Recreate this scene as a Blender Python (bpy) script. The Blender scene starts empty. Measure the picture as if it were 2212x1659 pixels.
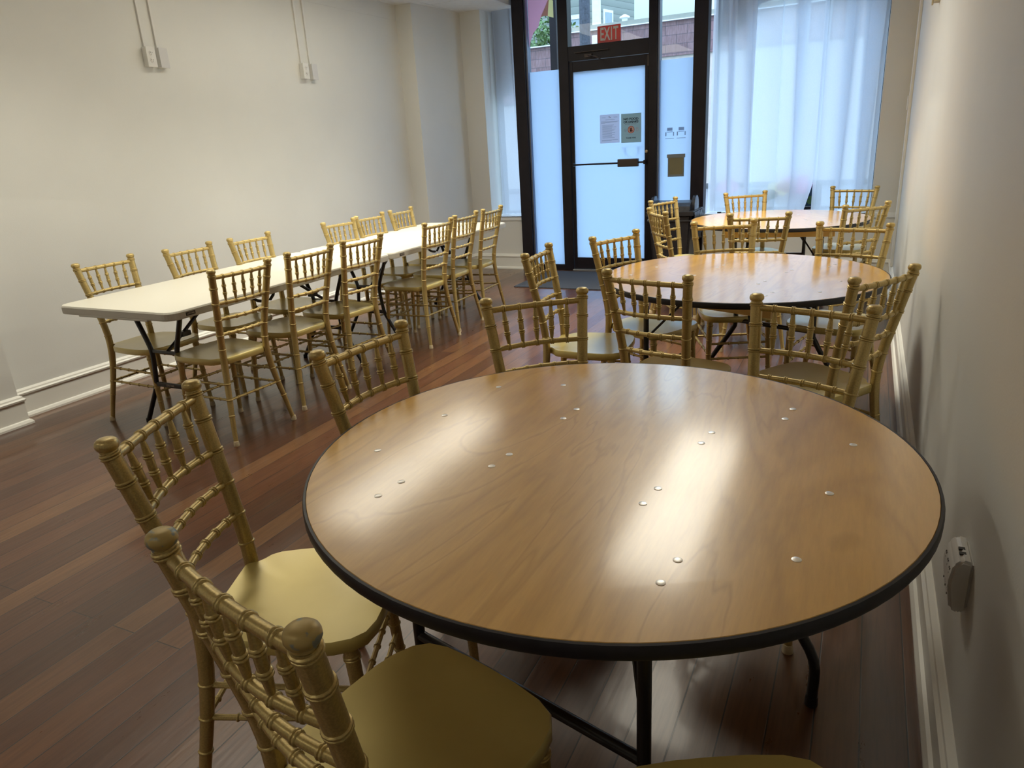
import bpy, bmesh, math, random
from mathutils import Vector, Matrix
random.seed(7)
PI = math.pi
scene = bpy.context.scene
COL = scene.collection

# ------------------------------------------------------------------ camera
W_PX, H_PX = 2212.0, 1659.0
F_PX, PITCH, ROLL, YAW, CAM_H = 1531.94, 0.32550, -0.0585, -0.46610, 1.4084
def cam_dir(x, y, w=1.0):
    cr, sr = math.cos(ROLL), math.sin(ROLL)
    x, y = cr*x - sr*y, sr*x + cr*y
    cp, sp = math.cos(PITCH), math.sin(PITCH)
    fw, up = cp*w + sp*y, -sp*w + cp*y
    cy, sy = math.cos(YAW), math.sin(YAW)
    return Vector((cy*x + sy*fw, -sy*x + cy*fw, up))
cd = bpy.data.cameras.new('camera')
cam = bpy.data.objects.new('camera', cd)
COL.objects.link(cam)
ax, ay, az = cam_dir(1, 0, 0), cam_dir(0, 1, 0), -cam_dir(0, 0, 1)
m = Matrix((ax, ay, az)).transposed().to_4x4()
m.translation = Vector((0, 0, CAM_H))
cam.matrix_world = m
cd.sensor_width = 36.0
cd.lens = F_PX / W_PX * 36.0
cd.clip_start = 0.02
cd.clip_end = 300
scene.camera = cam

# ------------------------------------------------------------------ view + sky
scene.view_settings.view_transform = 'Standard'
scene.view_settings.look = 'None'
scene.view_settings.gamma = 1.0
scene.view_settings.use_curve_mapping = False
scene.view_settings.exposure = 0.0
scene.cycles.use_denoising = True
scene.cycles.max_bounces = 9
scene.cycles.diffuse_bounces = 5
scene.cycles.glossy_bounces = 4
scene.cycles.transparent_max_bounces = 12
scene.cycles.sample_clamp_indirect = 6.0
scene.cycles.caustics_reflective = False
scene.cycles.caustics_refractive = False

world = bpy.data.worlds.new('overcast_sky')
scene.world = world
world.use_nodes = True
wn, wl = world.node_tree.nodes, world.node_tree.links
wn.clear()
wo = wn.new('ShaderNodeOutputWorld'); wb = wn.new('ShaderNodeBackground')
tc = wn.new('ShaderNodeTexCoord'); sx = wn.new('ShaderNodeSeparateXYZ'); cr = wn.new('ShaderNodeValToRGB')
wl.new(tc.outputs['Generated'], sx.inputs[0]); wl.new(sx.outputs['Z'], cr.inputs[0])
cr.color_ramp.elements[0].position = 0.12; cr.color_ramp.elements[0].color = (0.50, 0.72, 0.80, 1)
cr.color_ramp.elements[1].position = 1.0; cr.color_ramp.elements[1].color = (2.7, 3.8, 5.4, 1)
wl.new(cr.outputs[0], wb.inputs[0]); wb.inputs[1].default_value = 1.55
wl.new(wb.outputs[0], wo.inputs[0])

# ------------------------------------------------------------------ room lights (ceiling troffers of the room, plus three added for fill)
WARM = (1.0, 0.94, 0.79)
LAMPS = [(-1.08, 4.45), (-1.08, 5.70), (-3.42, 4.3), (-3.42, 5.5), (-3.20, 2.40), (-1.3, -1.2), (-3.42, -1.2)]  # last three are added fill: near left, then two unseen behind the camera
LAMP_W = [49, 38, 36, 34, 38, 8, 22]
LAMP_SPREAD = [136, 84, 84, 84, 120, 110, 110]
CEIL_Z = 2.81
def troffer_lights():
    for (x, y), w, spd in zip(LAMPS, LAMP_W, LAMP_SPREAD):
        for kind, p, sp in (('lens', min(w, 46)*0.15, 180), ('louver', w*0.62, spd)):
            ld = bpy.data.lights.new('troffer_' + kind, 'AREA')
            ld.shape = 'RECTANGLE'; ld.size = 0.52; ld.size_y = 1.2
            ld.energy = p; ld.color = WARM; ld.spread = math.radians(sp)
            lo = bpy.data.objects.new('troffer_' + kind, ld)
            lo.location = (x, y, CEIL_Z - 0.035)
            COL.objects.link(lo)
troffer_lights()

# ------------------------------------------------------------------ material helpers
def new_mat(name):
    mt = bpy.data.materials.new(name); mt.use_nodes = True
    nt = mt.node_tree
    return mt, nt, nt.nodes['Principled BSDF']
def ramp(nt, fac, stops):
    r = nt.nodes.new('ShaderNodeValToRGB')
    e = r.color_ramp.elements
    while len(e) < len(stops): e.new(0.5)
    for el, (p, c) in zip(e, stops): el.position = p; el.color = (*c, 1)
    nt.links.new(fac, r.inputs[0]); return r
def coords(nt, scale=(1, 1, 1), rot=(0, 0, 0), out='Object'):
    t = nt.nodes.new('ShaderNodeTexCoord'); mp = nt.nodes.new('ShaderNodeMapping')
    mp.inputs['Scale'].default_value = scale; mp.inputs['Rotation'].default_value = rot
    nt.links.new(t.outputs[out], mp.inputs[0]); return mp.outputs[0]
def noise(nt, vec, scale, detail=3, rough=0.5, dist=0.0):
    n = nt.nodes.new('ShaderNodeTexNoise')
    n.inputs['Scale'].default_value = scale; n.inputs['Detail'].default_value = detail
    n.inputs['Roughness'].default_value = rough; n.inputs['Distortion'].default_value = dist
    if vec: nt.links.new(vec, n.inputs['Vector'])
    return n
def bump(nt, fac, strength, dist, bsdf):
    b = nt.nodes.new('ShaderNodeBump'); b.inputs['Strength'].default_value = strength
    b.inputs['Distance'].default_value = dist
    nt.links.new(fac, b.inputs['Height']); nt.links.new(b.outputs[0], bsdf.inputs['Normal'])
def mixc(nt, fac, a, b, mode='MIX'):
    mx = nt.nodes.new('ShaderNodeMix'); mx.data_type = 'RGBA'; mx.blend_type = mode
    for s, v in ((mx.inputs[0], fac), (mx.inputs[6], a), (mx.inputs[7], b)):
        if isinstance(v, (int, float)): s.default_value = v
        elif isinstance(v, tuple): s.default_value = (*v, 1)
        else: nt.links.new(v, s)
    return mx.outputs[2]
def simple(name, c, rough=0.5, metal=0.0, var=0.06, nscale=8, bumps=0.0, coat=0.0, spec=None):
    mt, nt, b = new_mat(name)
    n = noise(nt, coords(nt), nscale)
    r = ramp(nt, n.outputs[0], [(0.3, tuple(x*(1-var) for x in c)), (0.7, tuple(min(1, x*(1+var)) for x in c))])
    nt.links.new(r.outputs[0], b.inputs['Base Color'])
    b.inputs['Roughness'].default_value = rough; b.inputs['Metallic'].default_value = metal
    b.inputs['Coat Weight'].default_value = coat
    if spec is not None: b.inputs['Specular IOR Level'].default_value = spec
    if bumps: bump(nt, noise(nt, coords(nt), 160, 2).outputs[0], bumps, 0.002, b)
    return mt

M = {}
M['wall'] = simple('painted_wall', (0.71, 0.71, 0.675), 0.6, var=0.02, nscale=2, bumps=0.15)
M['trim'] = simple('trim_paint', (0.80, 0.79, 0.73), 0.35, var=0.02, nscale=3)
M['ceil'] = simple('ceiling_tile', (0.76, 0.76, 0.74), 0.8, var=0.03, nscale=20, bumps=0.3)
M['black_metal'] = simple('black_frame_metal', (0.010, 0.007, 0.011), 0.42, 0.0, var=0.2, spec=0.3)
M['alu'] = simple('bare_aluminium', (0.55, 0.58, 0.62), 0.3, 0.9)
M['dark_alu'] = simple('dull_metal_edge', (0.16, 0.19, 0.27), 0.35, 0.6)
M['tube'] = simple('black_tube', (0.010, 0.010, 0.013), 0.33, 0.0, var=0.2, coat=0.3)
M['edge'] = simple('black_vinyl_edge', (0.008, 0.007, 0.012), 0.42, var=0.3, nscale=40)
M['plastic_white'] = simple('white_plastic', (0.72, 0.71, 0.68), 0.4, var=0.02)
M['plastic_grey'] = simple('grey_cover_plate', (0.62, 0.62, 0.62), 0.45, var=0.02)
M['slot'] = simple('dark_slot', (0.03, 0.03, 0.03), 0.6)
M['foot'] = simple('clear_foot_cap', (0.62, 0.52, 0.34), 0.3, var=0.05)
M['bin'] = simple('black_bin_plastic', (0.020, 0.019, 0.022), 0.4, var=0.2, bumps=0.1)
M['bag'] = simple('dark_bin_liner', (0.028, 0.030, 0.038), 0.25, var=0.3, nscale=25)
M['sill'] = simple('sill_paint', (0.78, 0.80, 0.80), 0.35, var=0.02)
M['cleat'] = simple('plywood_cleat', (0.76, 0.52, 0.20), 0.45, var=0.12, nscale=6)
M['rivet'] = simple('rivet_metal', (0.80, 0.78, 0.74), 0.28, 0.75, var=0.05)
M['ink'] = simple('black_ink', (0.012, 0.014, 0.02), 0.7)
M['ink_grey'] = simple('grey_ink', (0.30, 0.31, 0.35), 0.7)
M['ink_red'] = simple('red_ink', (0.42, 0.06, 0.04), 0.7)
M['ink_pink'] = simple('pink_tint', (0.62, 0.40, 0.36), 0.7)
M['sign_red'] = simple('exit_red', (0.62, 0.035, 0.03), 0.35, var=0.05)
M['sign_white'] = simple('exit_letter', (0.55, 0.53, 0.52), 0.4, var=0.03)
M['street'] = simple('asphalt', (0.16, 0.165, 0.17), 0.9, var=0.2, nscale=30)
M['pave'] = simple('pavement_concrete', (0.42, 0.42, 0.41), 0.9, var=0.1)
M['render_wall'] = simple('beige_stucco', (0.55, 0.47, 0.42), 0.8, var=0.06)
M['coping'] = simple('coping_metal', (0.33, 0.32, 0.27), 0.6, var=0.05)
M['flash'] = simple('flashing_white', (0.85, 0.87, 0.9), 0.5)
M['house_trim'] = simple('house_trim_white', (0.85, 0.87, 0.86), 0.6)
M['pole'] = simple('steel_pole', (0.055, 0.06, 0.08), 0.6, var=0.4, nscale=30)
M['bark'] = simple('bark', (0.08, 0.055, 0.035), 0.9, var=0.3)
M['leaf'] = simple('leaves', (0.10, 0.17, 0.05), 0.6, var=0.5, nscale=12)
M['house_glass'] = simple('house_window_glass', (0.35, 0.42, 0.46), 0.15)
M['strap'] = simple('black_strap', (0.012, 0.012, 0.014), 0.6)
M['plate'] = simple('dark_plate', (0.025, 0.022, 0.022), 0.35)
M['plate_ink'] = simple('plate_letter', (0.42, 0.38, 0.33), 0.5)
M['lock'] = simple('worn_brass', (0.45, 0.36, 0.25), 0.35, 0.8)
M['closer'] = simple('brown_bronze', (0.06, 0.045, 0.04), 0.4, 0.4)

def gold():
    mt, nt, b = new_mat('gold_paint')
    v = coords(nt)
    n = noise(nt, v, 300, 2); n2 = noise(nt, v, 6, 3)
    r = ramp(nt, n2.outputs[0], [(0.3, (0.50, 0.370, 0.135)), (0.7, (0.60, 0.460, 0.190))])
    sp = ramp(nt, n.outputs[0], [(0.35, (0.85, 0.85, 0.85)), (0.7, (1.12, 1.12, 1.12))])
    nt.links.new(mixc(nt, 1.0, r.outputs[0], sp.outputs[0], 'MULTIPLY'), b.inputs['Base Color'])
    b.inputs['Metallic'].default_value = 0.6; b.inputs['Roughness'].default_value = 0.33
    b.inputs['Coat Weight'].default_value = 0.15; b.inputs['Coat Roughness'].default_value = 0.3
    return mt
M['gold'] = gold()
def gold_worn():
    mt, nt, b = new_mat('gold_paint_worn')
    n = noise(nt, coords(nt), 45, 3)
    r = ramp(nt, n.outputs[0], [(0.56, (0.45, 0.33, 0.12)), (0.60, (0.24, 0.26, 0.22))])
    nt.links.new(r.outputs[0], b.inputs['Base Color'])
    b.inputs['Metallic'].default_value = 0.3; b.inputs['Roughness'].default_value = 0.4
    return mt
M['gold_worn'] = gold_worn()
def gold_seat():
    mt, nt, b = new_mat('gold_seat_paint')
    n2 = noise(nt, coords(nt), 5, 3)
    r = ramp(nt, n2.outputs[0], [(0.3, (0.60, 0.475, 0.15)), (0.7, (0.68, 0.55, 0.19))])
    nt.links.new(r.outputs[0], b.inputs['Base Color'])
    b.inputs['Metallic'].default_value = 0.30; b.inputs['Roughness'].default_value = 0.34; b.inputs['Coat Weight'].default_value = 0.7; b.inputs['Coat Roughness'].default_value = 0.16
    return mt
M['seat'] = gold_seat()

def table_wood():
    mt, nt, b = new_mat('varnished_plywood')
    v = coords(nt, (1.0, 0.22, 1), (0, 0, 0.35))
    n = noise(nt, v, 2.2, 4, 0.5, 1.6)
    # growth-ring bands out of a distorted, stretched noise field
    ml = nt.nodes.new('ShaderNodeMath'); ml.operation = 'MULTIPLY'; ml.inputs[1].default_value = 11.0
    fr = nt.nodes.new('ShaderNodeMath'); fr.operation = 'PINGPONG'; fr.inputs[1].default_value = 1.0
    nt.links.new(n.outputs[0], ml.inputs[0]); nt.links.new(ml.outputs[0], fr.inputs[0])
    band = ramp(nt, fr.outputs[0], [(0.0, (0.65, 0.355, 0.065)), (0.45, (0.75, 0.425, 0.082)), (0.85, (0.78, 0.45, 0.098)), (1.0, (0.66, 0.365, 0.068))])
    f = noise(nt, coords(nt, (9, 0.9, 1), (0, 0, 0.35)), 14, 4, 0.6)
    fine = ramp(nt, f.outputs[0], [(0.3, (0.93, 0.92, 0.91)), (0.65, (1.03, 1.03, 1.03))])
    c = mixc(nt, 1.0, band.outputs[0], fine.outputs[0], 'MULTIPLY')
    big = noise(nt, coords(nt), 1.6, 2)
    bg = ramp(nt, big.outputs[0], [(0.3, (0.90, 0.88, 0.86)), (0.7, (1.06, 1.06, 1.06))])
    c = mixc(nt, 1.0, c, bg.outputs[0], 'MULTIPLY')
    nt.links.new(c, b.inputs['Base Color'])
    rr = noise(nt, coords(nt, (6, 60, 1)), 3, 4, 0.7)
    rm = nt.nodes.new('ShaderNodeMapRange'); rm.inputs[3].default_value = 0.26; rm.inputs[4].default_value = 0.36
    nt.links.new(rr.outputs[0], rm.inputs[0]); nt.links.new(rm.outputs[0], b.inputs['Roughness'])
    b.inputs['Coat Weight'].default_value = 1.0; b.inputs['Coat Roughness'].default_value = 0.14; b.inputs['Coat IOR'].default_value = 1.8
    bump(nt, f.outputs[0], 0.08, 0.001, b)
    return mt
M['table_wood'] = table_wood()

def floor_wood():
    mt, nt, b = new_mat('floor_boards')
    v = coords(nt, (1, 1, 1), (0, 0, PI/2))
    br = nt.nodes.new('ShaderNodeTexBrick')
    nt.links.new(v, br.inputs['Vector'])
    br.inputs['Scale'].default_value = 1.0; br.inputs['Brick Width'].default_value = 3.1
    br.inputs['Row Height'].default_value = 0.104; br.inputs['Mortar Size'].default_value = 0.0022
    br.inputs['Mortar Smooth'].default_value = 0.3; br.inputs['Bias'].default_value = -0.1
    br.offset = 0.37
    br.inputs['Color1'].default_value = (0.0, 0, 0, 1); br.inputs['Color2'].default_value = (1, 1, 1, 1)
    br.inputs['Mortar'].default_value = (0.5, 0.5, 0.5, 1)
    tone = ramp(nt, br.outputs['Color'], [(0.0, (0.070, 0.027, 0.012)), (0.35, (0.098, 0.038, 0.016)), (0.7, (0.125, 0.055, 0.022)), (1.0, (0.165, 0.082, 0.032))])
    g = noise(nt, coords(nt, (14, 0.8, 1)), 6, 5, 0.6, 0.3)
    gr = ramp(nt, g.outputs[0], [(0.25, (0.62, 0.58, 0.55)), (0.55, (1.0, 1.0, 1.0)), (0.8, (1.25, 1.22, 1.18))])
    c = mixc(nt, 1.0, tone.outputs[0], gr.outputs[0], 'MULTIPLY')
    w = noise(nt, coords(nt, (1.2, 0.5, 1)), 1.1, 3)
    wr = ramp(nt, w.outputs[0], [(0.3, (0.75, 0.72, 0.72)), (0.7, (1.2, 1.2, 1.2))])
    c = mixc(nt, 1.0, c, wr.outputs[0], 'MULTIPLY')
    c = mixc(nt, br.outputs['Fac'], c, (0.012, 0.006, 0.005))
    nt.links.new(c, b.inputs['Base Color'])
    rn = noise(nt, coords(nt, (3, 1, 1)), 5, 5, 0.7)
    rm = nt.nodes.new('ShaderNodeMapRange'); rm.inputs[3].default_value = 0.22; rm.inputs[4].default_value = 0.38
    nt.links.new(rn.outputs[0], rm.inputs[0]); nt.links.new(rm.outputs[0], b.inputs['Roughness'])
    b.inputs['Coat Weight'].default_value = 0.35; b.inputs['Coat Roughness'].default_value = 0.10
    # uneven old boards: long ripples plus the gaps
    n3 = noise(nt, coords(nt, (14, 1.6, 1)), 3, 3, 0.5)
    sub = nt.nodes.new('ShaderNodeMath'); sub.operation = 'SUBTRACT'
    nt.links.new(n3.outputs[0], sub.inputs[0]); nt.links.new(br.outputs['Fac'], sub.inputs[1])
    bump(nt, sub.outputs[0], 0.20, 0.003, b)
    return mt
M['floor'] = floor_wood()

def table_plastic():
    mt, nt, b = new_mat('moulded_table_plastic')
    n = noise(nt, coords(nt), 220, 2)
    b.inputs['Base Color'].default_value = (0.56, 0.54, 0.465, 1); b.inputs['Roughness'].default_value = 0.42
    bump(nt, n.outputs[0], 0.12, 0.001, b)
    return mt
M['table_plastic'] = table_plastic()
def mat_rug():
    mt, nt, b = new_mat('ribbed_mat')
    n = noise(nt, coords(nt, (30, 60, 1)), 4, 4, 0.8)
    r = ramp(nt, n.outputs[0], [(0.35, (0.022, 0.026, 0.035)), (0.7, (0.085, 0.10, 0.13))])
    nt.links.new(r.outputs[0], b.inputs['Base Color']); b.inputs['Roughness'].default_value = 0.95
    bump(nt, n.outputs[0], 0.8, 0.006, b); return mt
M['rug'] = mat_rug()

def clear_glass():
    mt, nt, b = new_mat('clear_glass'); nt.nodes.remove(b)
    o = nt.nodes['Material Output']; t = nt.nodes.new('ShaderNodeBsdfTransparent'); g = nt.nodes.new('ShaderNodeBsdfGlossy')
    t.inputs[0].default_value = (0.93, 0.96, 0.96, 1); g.inputs['Roughness'].default_value = 0.02
    mx = nt.nodes.new('ShaderNodeMixShader'); mx.inputs[0].default_value = 0.02
    nt.links.new(t.outputs[0], mx.inputs[1]); nt.links.new(g.outputs[0], mx.inputs[2]); nt.links.new(mx.outputs[0], o.inputs[0])
    return mt
M['glass'] = clear_glass()
def veil(name, col, tr, clear, dcol=(0.8, 0.8, 0.8), weave=0.0):
    """A sheet that passes light: translucent + diffuse + a see-through share."""
    mt, nt, b = new_mat(name); nt.nodes.remove(b)
    o = nt.nodes['Material Output']
    t = nt.nodes.new('ShaderNodeBsdfTranslucent'); t.inputs[0].default_value = (*col, 1)
    d = nt.nodes.new('ShaderNodeBsdfDiffuse'); d.inputs[0].default_value = (*dcol, 1)
    x = nt.nodes.new('ShaderNodeBsdfTransparent'); x.inputs[0].default_value = (0.95, 0.97, 1, 1)
    m1 = nt.nodes.new('ShaderNodeMixShader'); m1.inputs[0].default_value = tr
    nt.links.new(d.outputs[0], m1.inputs[1]); nt.links.new(t.outputs[0], m1.inputs[2])
    m2 = nt.nodes.new('ShaderNodeMixShader'); m2.inputs[0].default_value = clear
    if weave:
        n = noise(nt, coords(nt), 120, 2)
        mr = nt.nodes.new('ShaderNodeMapRange'); mr.inputs[3].default_value = clear - weave; mr.inputs[4].default_value = clear + weave
        nt.links.new(n.outputs[0], mr.inputs[0]); nt.links.new(mr.outputs[0], m2.inputs[0])
    nt.links.new(m1.outputs[0], m2.inputs[1]); nt.links.new(x.outputs[0], m2.inputs[2])
    nt.links.new(m2.outputs[0], o.inputs[0]); return mt
M['frost'] = veil('frosted_film', (0.70, 0.78, 0.88), 0.86, 0.0, (0.7, 0.74, 0.8))
M['curtain'] = veil('sheer_curtain', (0.82, 0.86, 0.92), 0.68, 0.24, (0.78, 0.80, 0.84), 0.04)
M['decal_pink'] = veil('pink_petal_film', (0.80, 0.52, 0.62), 0.75, 0.05, (0.7, 0.5, 0.58))
M['decal_yellow'] = veil('yellow_petal_film', (0.85, 0.78, 0.50), 0.75, 0.05, (0.7, 0.65, 0.45))
M['decal_green'] = veil('green_leaf_film', (0.16, 0.28, 0.10), 0.5, 0.0, (0.12, 0.2, 0.08))
M['decal_dark'] = veil('blue_leaf_film', (0.05, 0.09, 0.13), 0.4, 0.0, (0.05, 0.08, 0.12))
M['paper'] = veil('white_paper', (0.92, 0.88, 0.90), 0.74, 0.0, (0.62, 0.62, 0.66))
M['paper_green'] = veil('grey_green_paper', (0.62, 0.66, 0.58), 0.7, 0.0, (0.40, 0.47, 0.46))
M['ghost'] = veil('grey_print_film', (0.45, 0.50, 0.58), 0.6, 0.25, (0.35, 0.4, 0.45))
M['ghost_faint'] = veil('faint_print_film', (0.75, 0.82, 0.90), 0.7, 0.3, (0.5, 0.55, 0.62))
def lens_mat():
    mt, nt, b = new_mat('lamp_lens')
    b.inputs['Base Color'].default_value = (0.8, 0.8, 0.76, 1)
    b.inputs['Emission Color'].default_value = (*WARM, 1); b.inputs['Emission Strength'].default_value = 1.5
    return mt
M['lens'] = lens_mat()
def brick_ext():
    mt, nt, b = new_mat('red_tile_cladding')
    v = coords(nt, (1, 1, 1), (PI/2, 0, 0))
    br = nt.nodes.new('ShaderNodeTexBrick'); nt.links.new(v, br.inputs['Vector'])
    br.inputs['Scale'].default_value = 1.0; br.inputs['Brick Width'].default_value = 0.62; br.inputs['Row Height'].default_value = 0.24
    br.inputs['Mortar Size'].default_value = 0.010
    br.inputs['Color1'].default_value = (0.205, 0.115, 0.115, 1); br.inputs['Color2'].default_value = (0.27, 0.155, 0.155, 1)
    br.inputs['Mortar'].default_value = (0.13, 0.085, 0.09, 1)
    st = noise(nt, coords(nt, (9, 1, 1.2)), 3, 5, 0.7)
    sr = ramp(nt, st.outputs[0], [(0.45, (0.9, 0.9, 0.92)), (0.75, (1.5, 1.7, 1.85))])
    nt.links.new(mixc(nt, 1.0, br.outputs['Color'], sr.outputs[0], 'MULTIPLY'), b.inputs['Base Color'])
    b.inputs['Roughness'].default_value = 0.7; return mt
M['brick'] = brick_ext()
def siding():
    mt, nt, b = new_mat('lap_siding')
    t = nt.nodes.new('ShaderNodeTexCoord'); s = nt.nodes.new('ShaderNodeSeparateXYZ')
    nt.links.new(t.outputs['Object'], s.inputs[0])
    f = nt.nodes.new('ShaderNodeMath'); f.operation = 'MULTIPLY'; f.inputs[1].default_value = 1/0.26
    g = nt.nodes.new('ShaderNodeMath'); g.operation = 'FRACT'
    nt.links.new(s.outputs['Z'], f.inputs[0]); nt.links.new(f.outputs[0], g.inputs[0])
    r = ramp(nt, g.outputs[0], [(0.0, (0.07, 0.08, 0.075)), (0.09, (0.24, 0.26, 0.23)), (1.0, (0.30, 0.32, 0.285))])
    nt.links.new(r.outputs[0], b.inputs['Base Color']); b.inputs['Roughness'].default_value = 0.8
    return mt
M['siding'] = siding()

# ------------------------------------------------------------------ geometry helpers
def obj(name, bm, mat, parent=None, smooth=False, loc=None):
    me = bpy.data.meshes.new(name)
    if smooth:
        for f in bm.faces: f.smooth = True
    bm.normal_update()
    bm.to_mesh(me); bm.free()
    me.materials.append(mat)
    if smooth:
        try: me.set_sharp_from_angle(angle=math.radians(40))
        except Exception: pass
    o = bpy.data.objects.new(name, me); COL.objects.link(o)
    if parent: o.parent = parent
    if loc: o.location = loc
    return o
def tag(o, label, cat=None, group=None, kind=None):
    if label: o['label'] = label
    if cat: o['category'] = cat
    if group: o['group'] = group
    if kind: o['kind'] = kind
    return o
def struct(name, bm, mat, smooth=False):
    o = obj(name, bm, mat, None, smooth); o['kind'] = 'structure'; return o
def empty(name, loc=(0, 0, 0), rz=0.0):
    o = bpy.data.objects.new(name, None); COL.objects.link(o)
    o.location = loc; o.rotation_euler = (0, 0, rz); o.empty_display_size = 0.1
    return o
def box(bm, x0, x1, y0, y1, z0, z1, bev=0.0, mtx=None):
    vs = [bm.verts.new((x, y, z)) for x in (x0, x1) for y in (y0, y1) for z in (z0, z1)]
    F = [(0, 1, 3, 2), (4, 6, 7, 5), (0, 4, 5, 1), (2, 3, 7, 6), (0, 2, 6, 4), (1, 5, 7, 3)]
    fs = [bm.faces.new([vs[i] for i in f]) for f in F]
    if bev:
        es = list({e for f in fs for e in f.edges})
        r = bmesh.ops.bevel(bm, geom=es, offset=bev, segments=2, affect='EDGES', profile=0.6)
        if mtx:
            vv = {v for f in r['faces'] for v in f.verts} | {v for v in vs if v.is_valid}
            bmesh.ops.transform(bm, matrix=mtx, verts=list(vv))
    elif mtx:
        bmesh.ops.transform(bm, matrix=mtx, verts=vs)
    return bm
def mbox(*a, **k): return box(bmesh.new(), *a, **k)
def boxes(lst, bev=0.0):
    bm = bmesh.new()
    for b in lst: box(bm, *b, bev=bev)
    return bm
def prism(bm, pts, z0, z1, axis='z'):
    """extrude a closed outline. axis z: pts=(x,y); axis y: pts=(x,z) between y=z0..z1; axis x: pts=(y,z)."""
    def P(p, h): return (p[0], p[1], h) if axis == 'z' else ((p[0], h, p[1]) if axis == 'y' else (h, p[0], p[1]))
    a = [bm.verts.new(P(p, z0)) for p in pts]; b = [bm.verts.new(P(p, z1)) for p in pts]
    n = len(pts)
    bm.faces.new(a[::-1]); bm.faces.new(b)
    for i in range(n): bm.faces.new((a[i], a[(i+1) % n], b[(i+1) % n], b[i]))
    bmesh.ops.recalc_face_normals(bm, faces=bm.faces[:])
    return bm
def smooth_path(pts, n=8):
    """Catmull-Rom through points"""
    P = [Vector(p) for p in pts]
    if len(P) < 3: return P
    out = []
    for i in range(len(P)-1):
        p0 = P[i-1] if i > 0 else P[0]*2 - P[1]; p1, p2 = P[i], P[i+1]
        p3 = P[i+2] if i+2 < len(P) else P[-1]*2 - P[-2]
        for k in range(n):
            t = k/n
            out.append(0.5*((2*p1) + (p2-p0)*t + (2*p0-5*p1+4*p2-p3)*t*t + (3*p1-3*p2+p3-p0)*t**3))
    out.append(P[-1]); return out
def sweep(bm, path, prof, seg=12, cap=True):
    """path: list of Vectors; prof: list of (s in metres along path, radius)."""
    L = [0.0]
    for a, b in zip(path, path[1:]): L.append(L[-1] + (b-a).length)
    T = L[-1]
    def at(s):
        s = max(0, min(T, s))
        for i in range(len(L)-1):
            if s <= L[i+1] or i == len(L)-2:
                d = L[i+1]-L[i]; t = (s-L[i])/d if d > 1e-9 else 0
                return path[i].lerp(path[i+1], t)
    def tan(s):
        a, b = at(max(0, s-0.004)), at(min(T, s+0.004)); return (b-a).normalized()
    t0 = tan(0); ref = Vector((0, 1, 0)) if abs(t0.y) < 0.8 else Vector((1, 0, 0))
    rings = []
    for s, r in prof:
        c, t = at(s), tan(s)
        u = (ref - t*ref.dot(t)).normalized(); v = t.cross(u)
        rings.append([bm.verts.new(c + (u*math.cos(2*PI*k/seg) + v*math.sin(2*PI*k/seg))*r) for k in range(seg)])
    for a, b in zip(rings, rings[1:]):
        for k in range(seg): bm.faces.new((a[k], a[(k+1) % seg], b[(k+1) % seg], b[k]))
    if cap:
        bm.faces.new(rings[0][::-1]); bm.faces.new(rings[-1])
    return T
def bead(s, r, w=0.0036, h=0.0030):
    return [(s-w, r), (s-w*0.55, r+h*0.8), (s, r+h), (s+w*0.55, r+h*0.8), (s+w, r)]
def dbead(s, r, w=0.0032, h=0.0030): return bead(s-w, r, w, h)[:-1] + bead(s+w, r, w, h)
def profile(total, rfun, beads, samples=10):
    """merge smooth radius samples with bead bumps; beads: list of (s, double?)"""
    pts = []; spans = []
    for s, dbl in beads:
        r = rfun(s/total); b = dbead(s, r) if dbl else bead(s, r)
        spans.append((b[0][0], b[-1][0])); pts += b
    for i in range(samples+1):
        s = total*i/samples
        if not any(a-0.001 < s < c+0.001 for a, c in spans): pts.append((s, rfun(i/samples)))
    pts.sort(key=lambda p: p[0]); return pts
def tube(bm, pts, r, seg=10, smooth_n=0):
    path = smooth_path(pts, smooth_n) if smooth_n else [Vector(p) for p in pts]
    L = sum((b-a).length for a, b in zip(path, path[1:]))
    if smooth_n:
        n = max(4, int(L/0.03)); prof = [(L*i/n, r) for i in range(n+1)]
    else:
        prof = []; s = 0; prof.append((0, r))
        for a, b in zip(path, path[1:]): s += (b-a).length; prof.append((s, r))
    sweep(bm, path, prof, seg); return bm
def lathe(bm, prof, seg=20, c=(0, 0, 0), mtx=None):
    """prof list of (r,z)"""
    rings = []; vs = []
    for r, z in prof:
        ring = [bm.verts.new((c[0]+r*math.cos(2*PI*k/seg), c[1]+r*math.sin(2*PI*k/seg), c[2]+z)) for k in range(seg)]
        rings.append(ring); vs += ring
    for a, b in zip(rings, rings[1:]):
        for k in range(seg): bm.faces.new((a[k], a[(k+1) % seg], b[(k+1) % seg], b[k]))
    bm.faces.new(rings[0][::-1]); bm.faces.new(rings[-1])
    if mtx: bmesh.ops.transform(bm, matrix=mtx, verts=vs)
    return bm
def text_mesh(name, body, size, mat, parent, mtx, bold=0.0, sx=1.0, extrude=0.0004):
    cu = bpy.data.curves.new(name, 'FONT'); cu.body = body; cu.size = size
    cu.align_x = 'CENTER'; cu.align_y = 'CENTER'; cu.extrude = extrude; cu.offset = bold
    cu.resolution_u = 3
    o = bpy.data.objects.new(name+'_tmp', cu)
    me = bpy.data.meshes.new_from_object(o)
    me.transform(mtx @ Matrix.Diagonal((sx, 1, 1, 1)))
    me.materials.clear(); me.materials.append(mat)
    bpy.data.objects.remove(o); bpy.data.curves.remove(cu)
    r = bpy.data.objects.new(name, me); COL.objects.link(r)
    if parent: r.parent = parent
    return r
FACE_CAM = Matrix.Rotation(PI/2, 4, 'X')      # text standing on a wall whose face looks to -y
def copy_tree(o, parent=None):
    c = o.copy(); COL.objects.link(c); c.parent = parent
    for ch in list(o.children): copy_tree(ch, c)
    return c

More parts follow.
